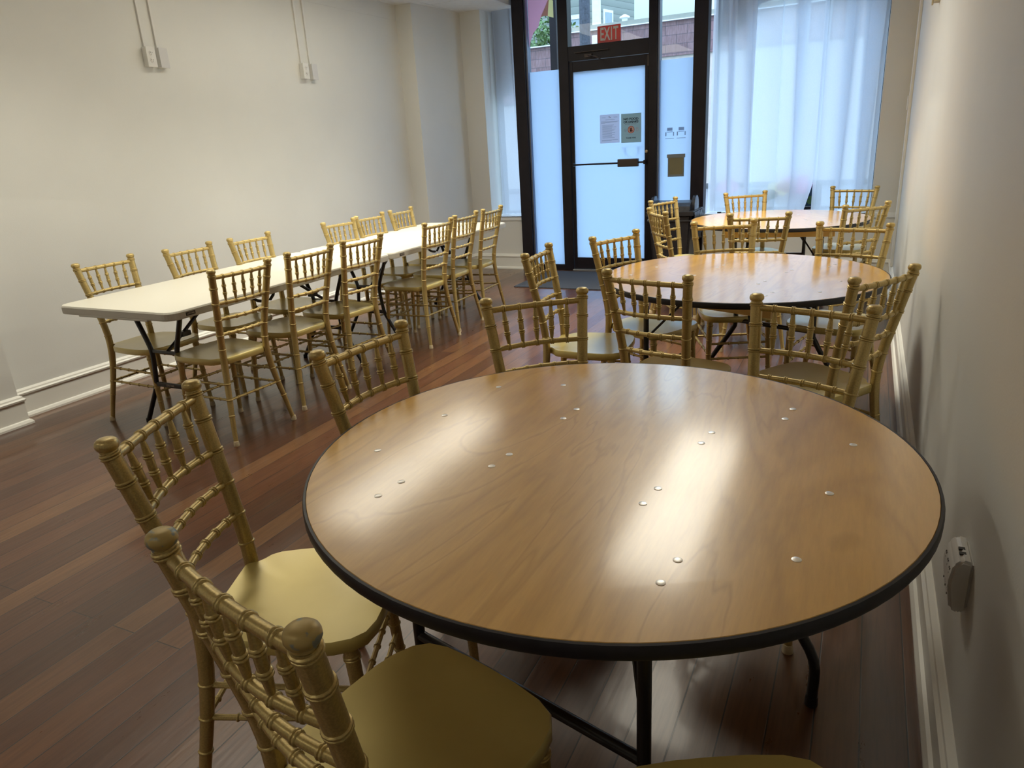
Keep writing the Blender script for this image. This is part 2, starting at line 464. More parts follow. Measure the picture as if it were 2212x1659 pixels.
# ================================================================== THE ROOM
XR, XL, YW, YB = 0.27, -4.49, 7.62, -3.2      # right wall, left wall, storefront, back wall
SILL = 0.60
struct('floor', mbox(XL-0.3, XR+0.3, YB-0.2, YW+0.12, -0.12, 0), M['floor'])
struct('wall_left', prism(bmesh.new(), [(XL, 2.24), (XL, 6.78), (-4.305, 6.78), (-4.215, YW), (-4.215, YW+0.5), (XL-0.25, YW+0.5), (XL-0.25, YB), (-4.36, YB), (-4.36, 2.24)], 0, 3.5), M['wall'])
struct('wall_right', mbox(XR, XR+0.25, YB, YW+0.5, 0, 3.5), M['wall'])
struct('wall_back', mbox(-4.6, XR, YB-0.2, YB, 0, 3.5), M['wall'])
# front wall: bulkheads below the windows, pieces beside them, lintel above
fw = bmesh.new()
box(fw, -4.215, -3.575, YW, YW+0.45, 0, SILL)               # left bulkhead
box(fw, -4.215, -3.967, YW, YW+0.45, SILL, 3.5)             # left pier
box(fw, -1.505, XR, YW, YW+0.42, 0, SILL)                   # right bulkhead
box(fw, 0.045, XR, YW, YW+0.45, SILL, 3.5)                  # right pier
struct('wall_front', fw, M['wall'])
struct('wall_lintel', boxes([(-3.967, -3.575, YW+0.05, YW+0.45, 3.05, 3.5), (-3.575, 0.045, YW+0.05, YW+0.45, 3.25, 3.5)]), M['wall'])
# sills with a small nosing and a moulding line
struct('trim_1', boxes([(-3.967, -3.575, YW-0.012, YW+0.33, SILL, SILL+0.012), (-4.215, -3.575, YW-0.012, YW, SILL-0.035, SILL+0.012)], 0.003), M['sill'])
struct('trim_2', boxes([(-1.505, 0.045, YW-0.012, YW+0.33, SILL, SILL+0.012), (-1.505, XR, YW-0.012, YW, SILL-0.035, SILL+0.012)], 0.003), M['sill'])

# ceiling: tiled main field, a raised pocket in front of the door and the right window
struct('ceiling', boxes([(XL-0.2, XR+0.2, YB-0.2, 6.35, CEIL_Z, CEIL_Z+0.1), (XL-0.2, -3.60, 6.35, YW+0.5, CEIL_Z, CEIL_Z+0.1),
                         (-3.66, -3.60, 6.35, YW+0.5, CEIL_Z+0.1, 3.5), (-3.66, XR+0.2, 6.29, 6.35, CEIL_Z+0.1, 3.5), (-3.66, XR+0.2, 6.29, YW+0.5, 3.45, 3.5)]), M['ceil'])
gl = bmesh.new()
for k in range(-2, 14):
    y = 0.30 + 0.61*k
    if YB < y < YW: box(gl, XL, -3.60 if y > 6.3 else XR, y-0.004, y+0.004, CEIL_Z-0.0025, CEIL_Z)
for k in range(8):
    x = -3.60 - 0.001 + (0.61*(k-1))
    x1 = 6.35 if x > -3.61 else YW
    if XL < x < XR: box(gl, x-0.004, x+0.004, YB, x1, CEIL_Z-0.0025, CEIL_Z)
struct('trim_3', gl, M['ceil'])

# baseboards: board, top moulding, shoe
def baseboard(name, path):
    """path: list of (x,y), room on the left-hand side of travel"""
    bm = bmesh.new()
    prof = [(0, 0), (0.034, 0), (0.034, 0.012), (0.026, 0.026), (0.017, 0.030), (0.017, 0.138), (0.024, 0.142), (0.026, 0.152), (0.018, 0.160), (0.016, 0.168), (0.004, 0.178), (0, 0.178)]
    P = [Vector((p[0], p[1], 0)) for p in path]
    rows = []
    for i, p in enumerate(P):
        def nrm(a, b): d = (b-a).normalized(); return Vector((-d.y, d.x, 0))
        if i == 0: n = nrm(P[0], P[1])
        elif i == len(P)-1: n = nrm(P[-2], P[-1])
        else:
            n1, n2 = nrm(P[i-1], P[i]), nrm(P[i], P[i+1]); n = (n1+n2).normalized(); n = n/max(0.3, n.dot(n1))
        rows.append([bm.verts.new(p + n*d + Vector((0, 0, z))) for d, z in prof])
    for a, b in zip(rows, rows[1:]):
        for k in range(len(prof)): bm.faces.new((a[k], a[(k+1) % len(prof)], b[(k+1) % len(prof)], b[k]))
    bm.faces.new(rows[0]); bm.faces.new(rows[-1][::-1])
    bmesh.ops.recalc_face_normals(bm, faces=bm.faces[:])
    return struct(name, bm, M['trim'])
baseboard('baseboard_right', [(XR, YB), (XR, YW)])
baseboard('baseboard_left', [(-3.575, YW), (-4.215, YW), (-4.305, 6.78), (XL, 6.78), (XL, 2.24), (-4.36, 2.24), (-4.36, YB)])
baseboard('baseboard_front', [(XR, YW), (-1.505, YW)])
baseboard('baseboard_back', [(-4.36, YB), (XR, YB)])
# casing strip at the window end of the right wall
struct('trim_4', boxes([(XR-0.022, XR, YW-0.42, YW-0.30, 0.178, 3.4), (XR-0.012, XR, YW-0.30, YW, 0.178, 3.4)], 0.004), M['trim'])
# thin seam along the upper left wall
struct('trim_5', mbox(XL, XL+0.003, 2.3, 6.78, 2.668, 2.676), M['wall'])

# ------------------------------------------------------------------ storefront (black frames, frosted panes)
ZT = 3.25
FZ = 2.125                                     # top edge of the frosted film
gy0, gy1 = YW+0.045, YW+0.053                  # pane planes
mull = lambda name, x0, x1, y0=YW-0.03, y1=YW+0.11, z0=0.0, z1=ZT: struct(name, mbox(x0, x1, y0, y1, z0, z1, bev=0.004), M['black_metal'])
mull('trim_6', -3.572, -3.440)
mull('trim_7', -1.640, -1.505)
struct('trim_8', boxes([(-3.440, -3.418, YW, YW+0.09, 0.03, ZT), (-2.000, -1.978, YW, YW+0.09, 0.03, ZT)], 0.003), M['dark_alu'])
struct('trim_9', boxes([(-3.055, -2.945, YW-0.02, YW+0.10, 0, ZT), (-2.085, -2.000, YW-0.02, YW+0.10, 0, ZT),
                        (-2.945, -2.085, YW-0.02, YW+0.10, 2.195, 2.335),
                        (-3.418, -3.055, YW, YW+0.09, 0, 0.06), (-1.978, -1.640, YW, YW+0.09, 0, 0.06),
                        (-3.45, -1.63, YW-0.02, YW+0.10, 3.19, ZT)], 0.004), M['black_metal'])
struct('trim_10', mbox(-2.945, -2.085, YW-0.05, YW+0.10, 0, 0.018, bev=0.004), M['alu'])
def pane(name, x0, x1, zs, y=gy0):
    w = empty(name, ((x0+x1)/2, y, zs[0])); w['kind'] = 'structure'
    g = obj('glass', mbox((x0-x1)/2, (x1-x0)/2, 0, 0.008, 0, zs[-1]-zs[0]), M['glass'], w)
    if len(zs) == 3:
        f = obj('frosted_film', mbox((x0-x1)/2, (x1-x0)/2, -0.0025, -0.0005, 0, zs[1]-zs[0]), M['frost'], w)
        f['label'] = 'frosted white film on the lower glass'
    return w
pane('window_1', -3.418, -3.055, (0.06, FZ+0.01, 3.19))
pane('window_2', -1.978, -1.640, (0.06, FZ-0.005, 3.19))
pane('window_3', -2.945, -2.085, (2.335, 3.19))
def big_window(name, x0, x1, z0, z1, y):
    w = empty(name, ((x0+x1)/2, y, z0)); w['kind'] = 'structure'
    hw = (x1-x0)/2; H = z1-z0
    obj('window_frame', boxes([(-hw, -hw+0.045, 0, 0.06, 0, H), (hw-0.045, hw, 0, 0.06, 0, H), (-hw+0.045, hw-0.045, 0, 0.06, 0, 0.03), (-hw+0.045, hw-0.045, 0, 0.06, H-0.045, H)], 0.003), M['black_metal'], w)
    obj('glass', mbox(-hw+0.045, hw-0.045, 0.03, 0.036, 0.03, H-0.045), M['glass'], w)
    return w
big_window('window_4', -3.967, -3.575, SILL+0.013, 3.05, YW+0.33)
big_window('window_5', -1.505, 0.045, SILL+0.013, 3.25, YW+0.33)

# door leaf
door = empty('door_1', (-2.515, YW, 0.02)); door['kind'] = 'structure'
dx0, dx1, dz = -0.425, 0.425, 2.170
gx0, gx1, gz0, gz1 = -0.390, 0.388, 0.125, 2.070
obj('door_frame', boxes([(dx0, gx0, 0.0, 0.045, 0, dz), (gx1, dx1+0.0, 0.0, 0.045, 0, dz), (gx0, gx1, 0.0, 0.045, 0, gz0), (gx0, gx1, 0.0, 0.045, gz1, dz)], 0.004), M['black_metal'], door)
obj('glass', mbox(gx0, gx1, 0.018, 0.026, gz0, gz1), M['glass'], door)
f = obj('frosted_film', mbox(gx0, gx1, 0.014, 0.016, gz0, gz1), M['frost'], door); f['label'] = 'frosted white film covering the door glass'
bz = 1.137
pb = obj('push_bar', tube(bmesh.new(), [(dx0+0.03, -0.055, bz), (dx1-0.02, -0.055, bz)], 0.0095), M['black_metal'], door, True)
obj('bar_bracket', boxes([(dx0+0.015, dx0+0.04, -0.065, 0, bz-0.02, bz+0.02), (dx1-0.035, dx1-0.012, -0.065, 0, bz-0.02, bz+0.02)], 0.003), M['black_metal'], door)
obj('latch_box', mbox(0.117, 0.338, -0.085, -0.03, bz-0.04, bz+0.04, bev=0.008), M['closer'], door)
obj('lock', lathe(bmesh.new(), [(0.017, 0), (0.017, 0.006), (0.012, 0.010), (0.004, 0.011)], 16, mtx=Matrix.Translation((dx1-0.018, 0, 1.24)) @ Matrix.Rotation(PI/2, 4, 'X')), M['lock'], door, True)
cl = obj('door_closer_arm', tube(bmesh.new(), [(-0.20, -0.075, 2.215), (-0.19, -0.075, 2.20), (-0.12, -0.09, 2.195), (-0.05, -0.10, 2.16)], 0.007, 8, 5), M['closer'], door, True)
obj('hinge', mbox(dx1-0.01, dx1+0.008, -0.012, 0.0, 2.06, 2.16, bev=0.003), M['closer'], door)
tag(obj('closer_bracket', boxes([(-0.24, -0.16, YW*0-0.03, 0, 0, 0.030), (-0.35, 0.02, -0.034, 0.0, 0.05, 0.058)], 0.003), M['closer'], None, loc=(-2.515, YW-0.02, 2.215)),
    'small bronze closer bracket screwed to the black transom bar above the door', 'bracket')

# writing on the door and transom -------------------------------------------------
ex = empty('exit_sign', (-2.512, YW+0.033, 2.292+0.04))
tag(ex, 'red EXIT sign with pale letters standing behind the clear transom over the door', 'sign')
obj('sign_board', mbox(-0.124, 0.124, 0, 0.004, 0.0, 0.166, bev=0.0015), M['sign_red'], ex)
obj('foot_strip', mbox(-0.124, 0.02, -0.012, 0.0, -0.012+0.012, 0.008), M['ink'], ex)
for ch, cx, w_ in (('E', -0.076, 1), ('X', -0.022, 1), ('I', 0.026, 1), ('T', 0.072, 1)):
    text_mesh('letter', ch, 0.168, M['sign_white'], ex, Matrix.Translation((cx, -0.0006, 0.083)) @ FACE_CAM, 0.0035, 0.52)
nt_y = YW + 0.0132
def sheet(name, x0, x1, z0, z1, mat, label, cat):
    o = empty(name, ((x0+x1)/2, nt_y, z0)); tag(o, label, cat)
    obj('paper', mbox((x0-x1)/2, (x1-x0)/2, -0.0004, 0.0003, 0, z1-z0), mat, o); return o
T = lambda x, z: (x*1.0672, 1.4084+(z-1.4084)*1.0672)
s1 = sheet('notice', -2.617, -2.401, 1.363, 1.648, M['paper'], 'white typed notice taped to the frosted door glass, left of the green notice', 'notice')
lines = bmesh.new()
for i, (a, b_, z) in enumerate([(-0.045, 0.055, 0.232), (-0.094, 0.10, 0.214), (-0.094, 0.085, 0.206), (-0.094, -0.05, 0.198)] +
                              [(-0.082, random.uniform(0.02, 0.10), 0.178-0.0105*k) for k in range(13)] + [(-0.088, 0.09, 0.030), (-0.088, 0.02, 0.022)]):
    box(lines, a, b_, -0.0009, -0.0004, z, z+0.0028)
obj('typed_text', lines, M['ink_grey'], s1)
obj('emblem', boxes([(-0.012, 0.004, -0.0009, -0.0004, 0.258, 0.264), (0.0, 0.014, -0.0009, -0.0004, 0.250, 0.257), (-0.085, -0.045, -0.0009, -0.0004, 0.254, 0.257), (0.045, 0.085, -0.0009, -0.0004, 0.254, 0.257)]), M['ink_grey'], s1)
s2 = sheet('notice', -2.384, -2.168, 1.356, 1.643, M['paper_green'], 'grey-green NO FOOD OR DRINKS notice with a red prohibition circle', 'notice')
tp = lambda x, z: Matrix.Translation((x, -0.0005, z)) @ FACE_CAM
text_mesh('lettering', 'NO FOOD', 0.030, M['ink'], s2, tp(-0.002, 0.232), 0.0011, 1.12)
text_mesh('lettering', 'OR DRINKS', 0.030, M['ink'], s2, tp(-0.002, 0.204), 0.0011, 1.02)
text_mesh('lettering', 'BEYOND THIS POINT', 0.0135, M['ink_grey'], s2, tp(-0.002, 0.182), 0.0002, 0.95)
text_mesh('lettering', 'THANK YOU!', 0.0165, M['ink'], s2, tp(-0.002, 0.046), 0.0006, 1.05)
def ring_bm(r0, r1, n=28, y0=-0.001, y1=-0.0004, cx=0, cz=0, sz=1.0):
    bm = bmesh.new(); V = []
    for k in range(n):
        a = 2*PI*k/n
        V.append([bm.verts.new((cx+r*math.cos(a), y, cz+r*math.sin(a)*sz)) for r, y in ((r0, y0), (r1, y0), (r1, y1), (r0, y1))])
    for k in range(n):
        a, b_ = V[k], V[(k+1) % n]
        for j in range(4): bm.faces.new((a[j], a[(j+1) % 4], b_[(j+1) % 4], b_[j]))
    return bm
obj('circle_tint', lathe(bmesh.new(), [(0.033, 0), (0.033, 0.0003)], 28, mtx=Matrix.Translation((-0.001, -0.0004, 0.128)) @ Matrix.Rotation(PI/2, 4, 'X')), M['ink_pink'], s2)
pr = ring_bm(0.031, 0.036, cz=0.128)
box(pr, -0.033, 0.033, -0.0013, -0.0009, -0.002, 0.002, mtx=Matrix.Translation((-0.001, 0, 0.128)) @ Matrix.Rotation(0.8, 4, 'Y'))
obj('prohibition_ring', pr, M['ink_red'], s2)
hd = bmesh.new()
box(hd, -0.012, 0.009, -0.0012, -0.0008, 0.108, 0.130)
for k in range(4): box(hd, -0.012+0.0054*k, -0.0075+0.0054*k, -0.0012, -0.0008, 0.128, 0.143+[0, 4, 5, 1][k]*0.001)
box(hd, 0, 0.014, -0.0012, -0.0008, -0.0025, 0.0025, mtx=Matrix.Translation((0.007, 0, 0.113)) @ Matrix.Rotation(-0.8, 4, 'Y'))
obj('hand_symbol', hd, M['ink'], s2)
obj('food_symbol', boxes([(0.052, 0.076, -0.0010, -0.0005, 0.140, 0.1445), (0.052, 0.076, -0.0010, -0.0005, 0.134, 0.1365), (0.058, 0.074, -0.0010, -0.0005, 0.110, 0.1135), (0.054, 0.057, -0.0010, -0.0005, 0.110, 0.128), (0.074, 0.077, -0.0010, -0.0005, 0.114, 0.130)]), M['ink_pink'], s2)
dr = ring_bm(0.013, 0.0150, cx=-0.062, cz=0.125)
obj('drink_symbol', box(box(dr, -0.069, -0.061, -0.001, -0.0005, 0.124, 0.130), -0.062, -0.057, -0.001, -0.0005, 0.116, 0.122), M['ink_grey'], s2)
obj('rule', boxes([(-0.05, 0.05, -0.0009, -0.0004, 0.077, 0.0785)]), M['ink_grey'], s2)
# faint mask sticker under the notice (seen through the film)
mk = empty('sticker', (-2.270, YW+0.0285, 1.283))
tag(mk, 'faint round face mask sticker on the door glass below the notices', 'sticker')
mb = ring_bm(0.070, 0.076, cz=0.0, sz=0.80, y0=0, y1=0.0008)
obj('mask_outline', mb, M['ghost_faint'], mk)
obj('ear_loops', boxes([(-0.078, -0.070, 0, 0.0008, -0.03, 0.03), (0.070, 0.078, 0, 0.0008, -0.03, 0.03), (-0.11, -0.078, 0, 0.0008, 0.03, 0.036), (0.078, 0.11, 0, 0.0008, 0.03, 0.036)]), M['ghost'], mk)
# things stuck on / hanging outside the right sidelite
for k, cx in enumerate((-1.875, -1.757)):
    st = empty('sticker', (cx, YW+0.033, 1.377))
    tag(st, ('left' if k == 0 else 'right') + ' one of two small grey stickers on the frosted sidelight right of the door', 'sticker', 'stickers on the sidelight')
    obj('cap', mbox(-0.028, 0.028, 0, 0.001, 0.072, 0.102), M['ghost'], st)
    obj('body', boxes([(-0.045, -0.034, 0, 0.001, 0.022, 0.060), (0.034, 0.045, 0, 0.001, 0.022, 0.060), (-0.045, 0.045, 0, 0.0008, -0.005, 0.0), (-0.03, 0.03, 0, 0.0008, 0.058, 0.064)]), M['ghost'], st)
pk = empty('document_holder', (-1.806, YW+0.030, 0.995))
tag(pk, 'brownish document holder with grey rim on the frosted sidelight right of the door', 'holder')
obj('panel', mbox(-0.072, 0.072, 0, 0.010, 0.022, 0.188), simple('khaki_panel', (0.20, 0.18, 0.10), 0.6), pk)
obj('rim', boxes([(-0.094, 0.094, -0.002, 0.010, 0.188, 0.224), (-0.084, -0.072, 0, 0.012, 0, 0.188), (0.072, 0.084, 0, 0.012, 0, 0.188), (-0.072, 0.072, 0, 0.012, 0, 0.022)], 0.002), simple('grey_rim', (0.20, 0.23, 0.25), 0.5), pk)

# petal film on the left sidelite and the big windows
def film(name, pts, y, mat, label, th=0.0008, cat='window film'):
    c = Vector((sum(p[0] for p in pts)/len(pts), sum(p[1] for p in pts)/len(pts)))
    o = obj(name, prism(bmesh.new(), [(p[0]-c.x, p[1]-c.y) for p in pts], 0, th, 'y'), mat, None, loc=(c.x, y, c.y))
    return tag(o, label, cat)
yk = YW+0.056
film('petal_film', [(-3.415, 2.38), (-3.395, 2.45), (-3.36, 2.52), (-3.30, 2.575), (-3.27, 2.66), (-3.22, 2.67), (-3.19, 2.66), (-3.17, 2.83), (-3.15, 3.1), (-3.415, 3.1)], yk, M['decal_pink'],
     'pink petal film on the upper glass of the sidelight left of the door')
film('petal_film', [(-3.27, 2.66), (-3.22, 2.67), (-3.19, 2.66), (-3.125, 2.64), (-3.125, 2.80), (-3.17, 2.83)], yk+0.0012, M['decal_yellow'],
     'small yellow petal edge below the pink film left of the door')

# ------------------------------------------------------------------ curtains
def curtain(name, x0, x1, z0, z1, y, seed, label, pleats=5, amp=0.03, n=260, tilt=0.0, gap=0.0):
    """Gathered cloth: the pleats lap over themselves, so that light passes one or three layers of it."""
    rnd = random.Random(seed); bm = bmesh.new()
    W_ = x1-x0
    ph = [rnd.uniform(0, 6.28) for _ in range(6)]; drift = [rnd.uniform(-.35, .35) for _ in range(3)]
    nz = 26; rows = []
    for j in range(nz+1):
        v = j/nz; z = z0 + (z1-z0)*v; row = []
        for i in range(n+1):
            u = i/n
            th = 2*PI*pleats*(u + 0.035*math.sin(5*u+ph[0]) + 0.05*math.sin(2.2*u+ph[4])) + drift[0]*(1-v)*3
            lap = (W_/(2*PI*pleats))*(2.6+1.6*math.sin(3.1*u*pleats*0.5+ph[1]))*(0.55+0.45*v)
            win = min(1, u*8, (1-u)*8)
            xx = x0 + W_*u - lap*math.sin(th)*win + tilt*(1-v)*u
            if gap: xx -= gap*max(0, 1-v/0.16)**1.3*u**6
            yy = amp*math.cos(th)*(0.7+0.5*math.sin(ph[2]+2*u)) + 0.012*math.sin(9*u+ph[3]+1.5*v)
            row.append(bm.verts.new((xx, yy, z + 0.004*math.sin(u*40+seed)*(1-v)**8)))
        rows.append(row)
    for j in range(nz):
        for i in range(n):
            bm.faces.new((rows[j][i], rows[j][i+1], rows[j+1][i+1], rows[j+1][i]))
    o = obj(name, bm, M['curtain'], None, True, loc=(0, y, 0))
    return tag(o, label, 'curtain')
yc = YW+0.19
curtain('curtain', -3.915, -3.60, 0.622, 3.02, yc, 3, 'sheer white curtain in the narrow window left of the door', 1.6, 0.02)
curtain('curtain', -1.500, -1.090, 0.616, 3.2, yc, 5, 'sheer white curtain panel beside the black mullion right of the door', 2.3)
curtain('curtain', -1.120, -0.470, 0.616, 3.2, yc+0.075, 11, 'wide middle sheer white curtain panel of the right window', 3.2, 0.03, gap=0.16)
curtain('curtain', -0.490, 0.040, 0.616, 3.2, yc, 17, 'sheer white curtain panel at the right wall end of the right window', 2.4, 0.03)
for i, (xa, xb, nm) in enumerate(((-3.955, -3.585, 'left'), (-1.50, 0.04, 'right'))):
    tag(obj('curtain_rod', tube(bmesh.new(), [(xa, 0, 0), (xb, 0, 0)], 0.010), M['alu'], None, True, loc=(0, yc, 3.04 if i == 0 else 3.22)), 'thin metal curtain rod across the top of the %s window' % nm, 'curtain rod')

# flowers printed low on the window glass, dim through the curtains
yg = YW+0.352
def blob(cx, cz, rx, rz, n=14, jit=0.25, seed=1):
    r = random.Random(seed); return [(cx+rx*math.cos(2*PI*k/n)*(1+r.uniform(-jit, jit)), cz+rz*math.sin(2*PI*k/n)*(1+r.uniform(-jit, jit))) for k in range(n)]
film('flower_film', blob(-0.66, 0.86, 0.16, 0.10, seed=2), yg, M['decal_pink'], 'blurred pink flower print low in the middle of the right window')
film('flower_film', blob(-0.80, 0.83, 0.12, 0.08, seed=3), yg-0.002, M['decal_yellow'], 'blurred yellowish flower print beside the pink one in the right window')
film('flower_film', blob(-1.33, 0.86, 0.13, 0.07, seed=4), yg, M['decal_pink'], 'blurred pink flower print at the left of the right window')
film('leaf_film', blob(-1.0, 0.745, 0.16, 0.07, jit=0.4, seed=5), yg-0.001, M['decal_green'], 'grey-green leaf print along the bottom of the right window')
film('leaf_film', [(-0.60, 0.645), (-0.55, 0.70), (-0.52, 0.78), (-0.50, 0.86), (-0.41, 0.86), (-0.41, 0.645)], yg-0.003, M['decal_dark'], 'dark blue leaf film showing in the gap between two curtains')
film('leaf_film', blob(-0.485, 0.705, 0.055, 0.05, n=18, jit=0.45, seed=9), yg-0.005, M['decal_green'], 'bright green leaf print in the gap between two curtains')
film('flower_film', blob(-3.66, 0.80, 0.05, 0.10, seed=6), yg, M['decal_pink'], 'pale pink flower print at the bottom of the narrow left window')
film('leaf_film', blob(-0.28, 0.72, 0.07, 0.05, jit=0.4, seed=8), yg-0.001, M['decal_green'], 'faint green leaf print behind the right curtain panel')
# arched opaque film across the window heads
film('arch_film', [(-1.45, 3.15), (-1.45, 2.30), (-1.32, 2.33), (-1.22, 2.40), (-1.15, 2.50), (-1.08, 2.56), (-0.9, 2.59), (-0.3, 2.60), (-0.10, 2.57), (-0.03, 2.53), (-0.02, 2.44), (0.0, 2.40), (0.0, 3.15)], yg, M['render_wall'] if False else simple('arch_film_grey', (0.30, 0.32, 0.38), 0.6), 'arched grey film across the head of the right window')
film('arch_film', [(-3.92, 3.0), (-3.92, 1.92), (-3.80, 1.95), (-3.72, 2.05), (-3.66, 2.16), (-3.62, 2.22), (-3.62, 3.0)], yg, bpy.data.materials['arch_film_grey'], 'arched grey film across the head of the narrow left window')
# bits on the sill of the right window
for k, (x, y_) in enumerate(((-1.36, YW+0.10), (-1.17, YW+0.11))):
    tag(obj('cable_clip', boxes([(-0.022, 0.018, -0.006, 0.006, 0, 0.012), (0.018, 0.06, -0.002, 0.002, 0.0, 0.005)], 0.002), M['strap'], None, loc=(x, y_, SILL+0.0125)),
        ['small black cable clip on the right window sill beside the bin', 'small black cable clip on the sill behind the far table chair'][k], 'clip')

# ------------------------------------------------------------------ door mat, bin
tag(obj('door_mat', mbox(-0.62, 0.62, -0.465, 0.465, 0, 0.010, bev=0.003), M['rug'], None, loc=(-2.60, 7.04, 0.0)), 'dark grey ribbed door mat on the wooden floor before the glass door', 'mat')
bn = empty('trash_bin', (-1.72, 7.28, 0))
tag(bn, 'black plastic trash bin with a domed lid standing right of the glass door', 'trash bin')
bb = bmesh.new()
for (a, z) in (((0.17, 0.19), 0), ((0.215, 0.225), 0.66)): pass
vs = []
for hw_, hd_, z in ((0.165, 0.175, 0), (0.212, 0.215, 0.67)):
    vs.append([bb.verts.new((x*hw_, y*hd_, z)) for x, y in ((-1, -1), (1, -1), (1, 1), (-1, 1))])
bb.faces.new(vs[0][::-1]); bb.faces.new(vs[1])
for k in range(4): bb.faces.new((vs[0][k], vs[0][(k+1) % 4], vs[1][(k+1) % 4], vs[1][k]))
bmesh.ops.bevel(bb, geom=bb.edges[:], offset=0.02, segments=3, affect='EDGES')
obj('body', bb, M['bin'], bn, True)
obj('rim', boxes([(-0.235, 0.235, -0.235, 0.235, 0.655, 0.70), (-0.225, 0.225, -0.225, 0.225, 0.60, 0.615)], 0.006), M['bin'], bn)
lid = bmesh.new()
prism(lid, [(-0.215, 0.70), (-0.20, 0.745), (-0.15, 0.775), (0, 0.79), (0.15, 0.775), (0.20, 0.745), (0.215, 0.70)], -0.19, 0.19, 'x')
obj('lid', lid, M['bag'], bn, False)
for s in (-1, 1):
    e = lathe(bmesh.new(), [(0.10, 0), (0.102, 0.008), (0.10, 0.03), (0.02, 0.034)], 24, mtx=Matrix.Translation((0.19*s, -0.02, 0.735)) @ Matrix.Rotation(s*PI/2, 4, 'Y'))
    obj('lid_end', e, M['bag'], bn, True)
lb = bmesh.new(); rnd = random.Random(4); rows = []
for j in range(7):
    row = []
    for i in range(25):
        a = i/24; row.append(lb.verts.new((0.238+0.022*math.sin(a*29+j)*(j/6)+0.012*rnd.random(), -0.22+0.44*a, 0.69-0.045*j*(0.8+0.3*math.sin(a*5)))))
    rows.append(row)
for a, b_ in zip(rows, rows[1:]):
    for i in range(24): lb.faces.new((a[i], a[i+1], b_[i+1], b_[i]))
lb2 = obj('bin_liner', lb, M['bag'], bn, True)
sm = lb2.modifiers.new('thick', 'SOLIDIFY'); sm.thickness = 0.002
obj('handle', tube(bmesh.new(), [(-0.235, -0.05, 0.63), (-0.26, -0.05, 0.60), (-0.26, 0.05, 0.60), (-0.235, 0.05, 0.63)], 0.007, 8), M['plastic_grey'], bn, True)

# ------------------------------------------------------------------ wall fittings
def gang_pair(yo, yb, labels):
    for yy, kind, lab in ((yo, 'outlet', labels[0]), (yb, 'blank', labels[1])):
        o = empty('wall_outlet' if kind == 'outlet' else 'junction_box', (XL, yy, 2.042))
        tag(o, lab, 'outlet' if kind == 'outlet' else 'junction box', 'surface boxes on the left wall')
        obj('back_box', mbox(0, 0.040, -0.034, 0.034, 0, 0.124, bev=0.004), M['plastic_white'], o)
        obj('cover_plate', mbox(0.040, 0.046, -0.036, 0.036, -0.002, 0.126, bev=0.003), M['plastic_white'] if kind == 'outlet' else M['plastic_grey'], o)
        if kind == 'outlet':
            for zc in (0.040, 0.086):
                so = obj('socket', lathe(bmesh.new(), [(0.016, 0), (0.016, 0.002), (0.014, 0.003)], 18, mtx=Matrix.Translation((0.046, 0, zc)) @ Matrix.Rotation(PI/2, 4, 'Y')), M['plastic_white'], o, True)
                obj('slots', boxes([(0.0491, 0.0497, -0.008, -0.0055, zc-0.001, zc+0.008), (0.0491, 0.0497, 0.0055, 0.008, zc-0.001, zc+0.007), (0.0491, 0.0497, -0.002, 0.002, zc-0.010, zc-0.006)]), M['slot'], so)
        obj('conduit', mbox(0, 0.014, -0.019, -0.003, 0.126, CEIL_Z-2.042, bev=0.002), M['plastic_white'], o)
gang_pair(3.702, 3.803, ('white duplex outlet box under a wall conduit, nearer pair on the left wall', 'blank grey-white junction box beside the outlet, nearer pair on the left wall'))
gang_pair(5.250, 5.363, ('white duplex outlet box under a wall conduit, farther pair on the left wall', 'blank grey-white junction box beside the outlet, farther pair on the left wall'))

ot = empty('outlet_extender', (XR, 1.600, 0.425))
tag(ot, 'white plug-in outlet extender with USB ports low on the right wall', 'outlet')
ob = bmesh.new()
prism(ob, [(0, -0.0), (0, 0.112), (-0.022, 0.116), (-0.036, 0.100), (-0.042, 0.055), (-0.033, -0.005), (-0.014, -0.014)], -0.070, 0.045, 'y')
bmesh.ops.bevel(ob, geom=ob.edges[:], offset=0.006, segments=3, affect='EDGES')
obj('body', ob, M['plastic_white'], ot, True)
obj('usb_ports', boxes([(-0.024, -0.012, -0.038, -0.028, 0.1105, 0.1150), (-0.024, -0.012, -0.018, -0.008, 0.1105, 0.1150)]), M['slot'], ot)
sl = bmesh.new()
for zc in (0.025, 0.075):
    for yc_ in (-0.045, -0.012, 0.022):
        xx = -0.0392 if zc > 0.05 else -0.0372
        for dz_, dy_ in ((0.006, -0.004), (0.006, 0.004), (-0.006, 0)): box(sl, xx-0.0012, xx+0.003, yc_+dy_-0.0011, yc_+dy_+0.0011, zc+dz_-0.0022, zc+dz_+0.0022)
obj('sockets', sl, simple('socket_grey', (0.22, 0.21, 0.20), 0.5), ot)
tag(obj('switch_plate', mbox(-0.010, 0, -0.035, 0.035, 0, 0.11, bev=0.003), M['plastic_white'], None, loc=(XR-0.022, YW-0.36, 1.50)), 'small white switch plate on the casing beside the right window', 'switch')
wb_ = tag(obj('wall_clip', boxes([(-0.03, 0, -0.04, 0.04, 0, 0.05), (-0.04, -0.03, -0.01, 0.02, -0.012, 0.03)], 0.003), simple('tan_clip', (0.5, 0.45, 0.33), 0.5), None, loc=(XR, 5.06, 2.03)), 'small tan bracket high on the right wall', 'bracket')

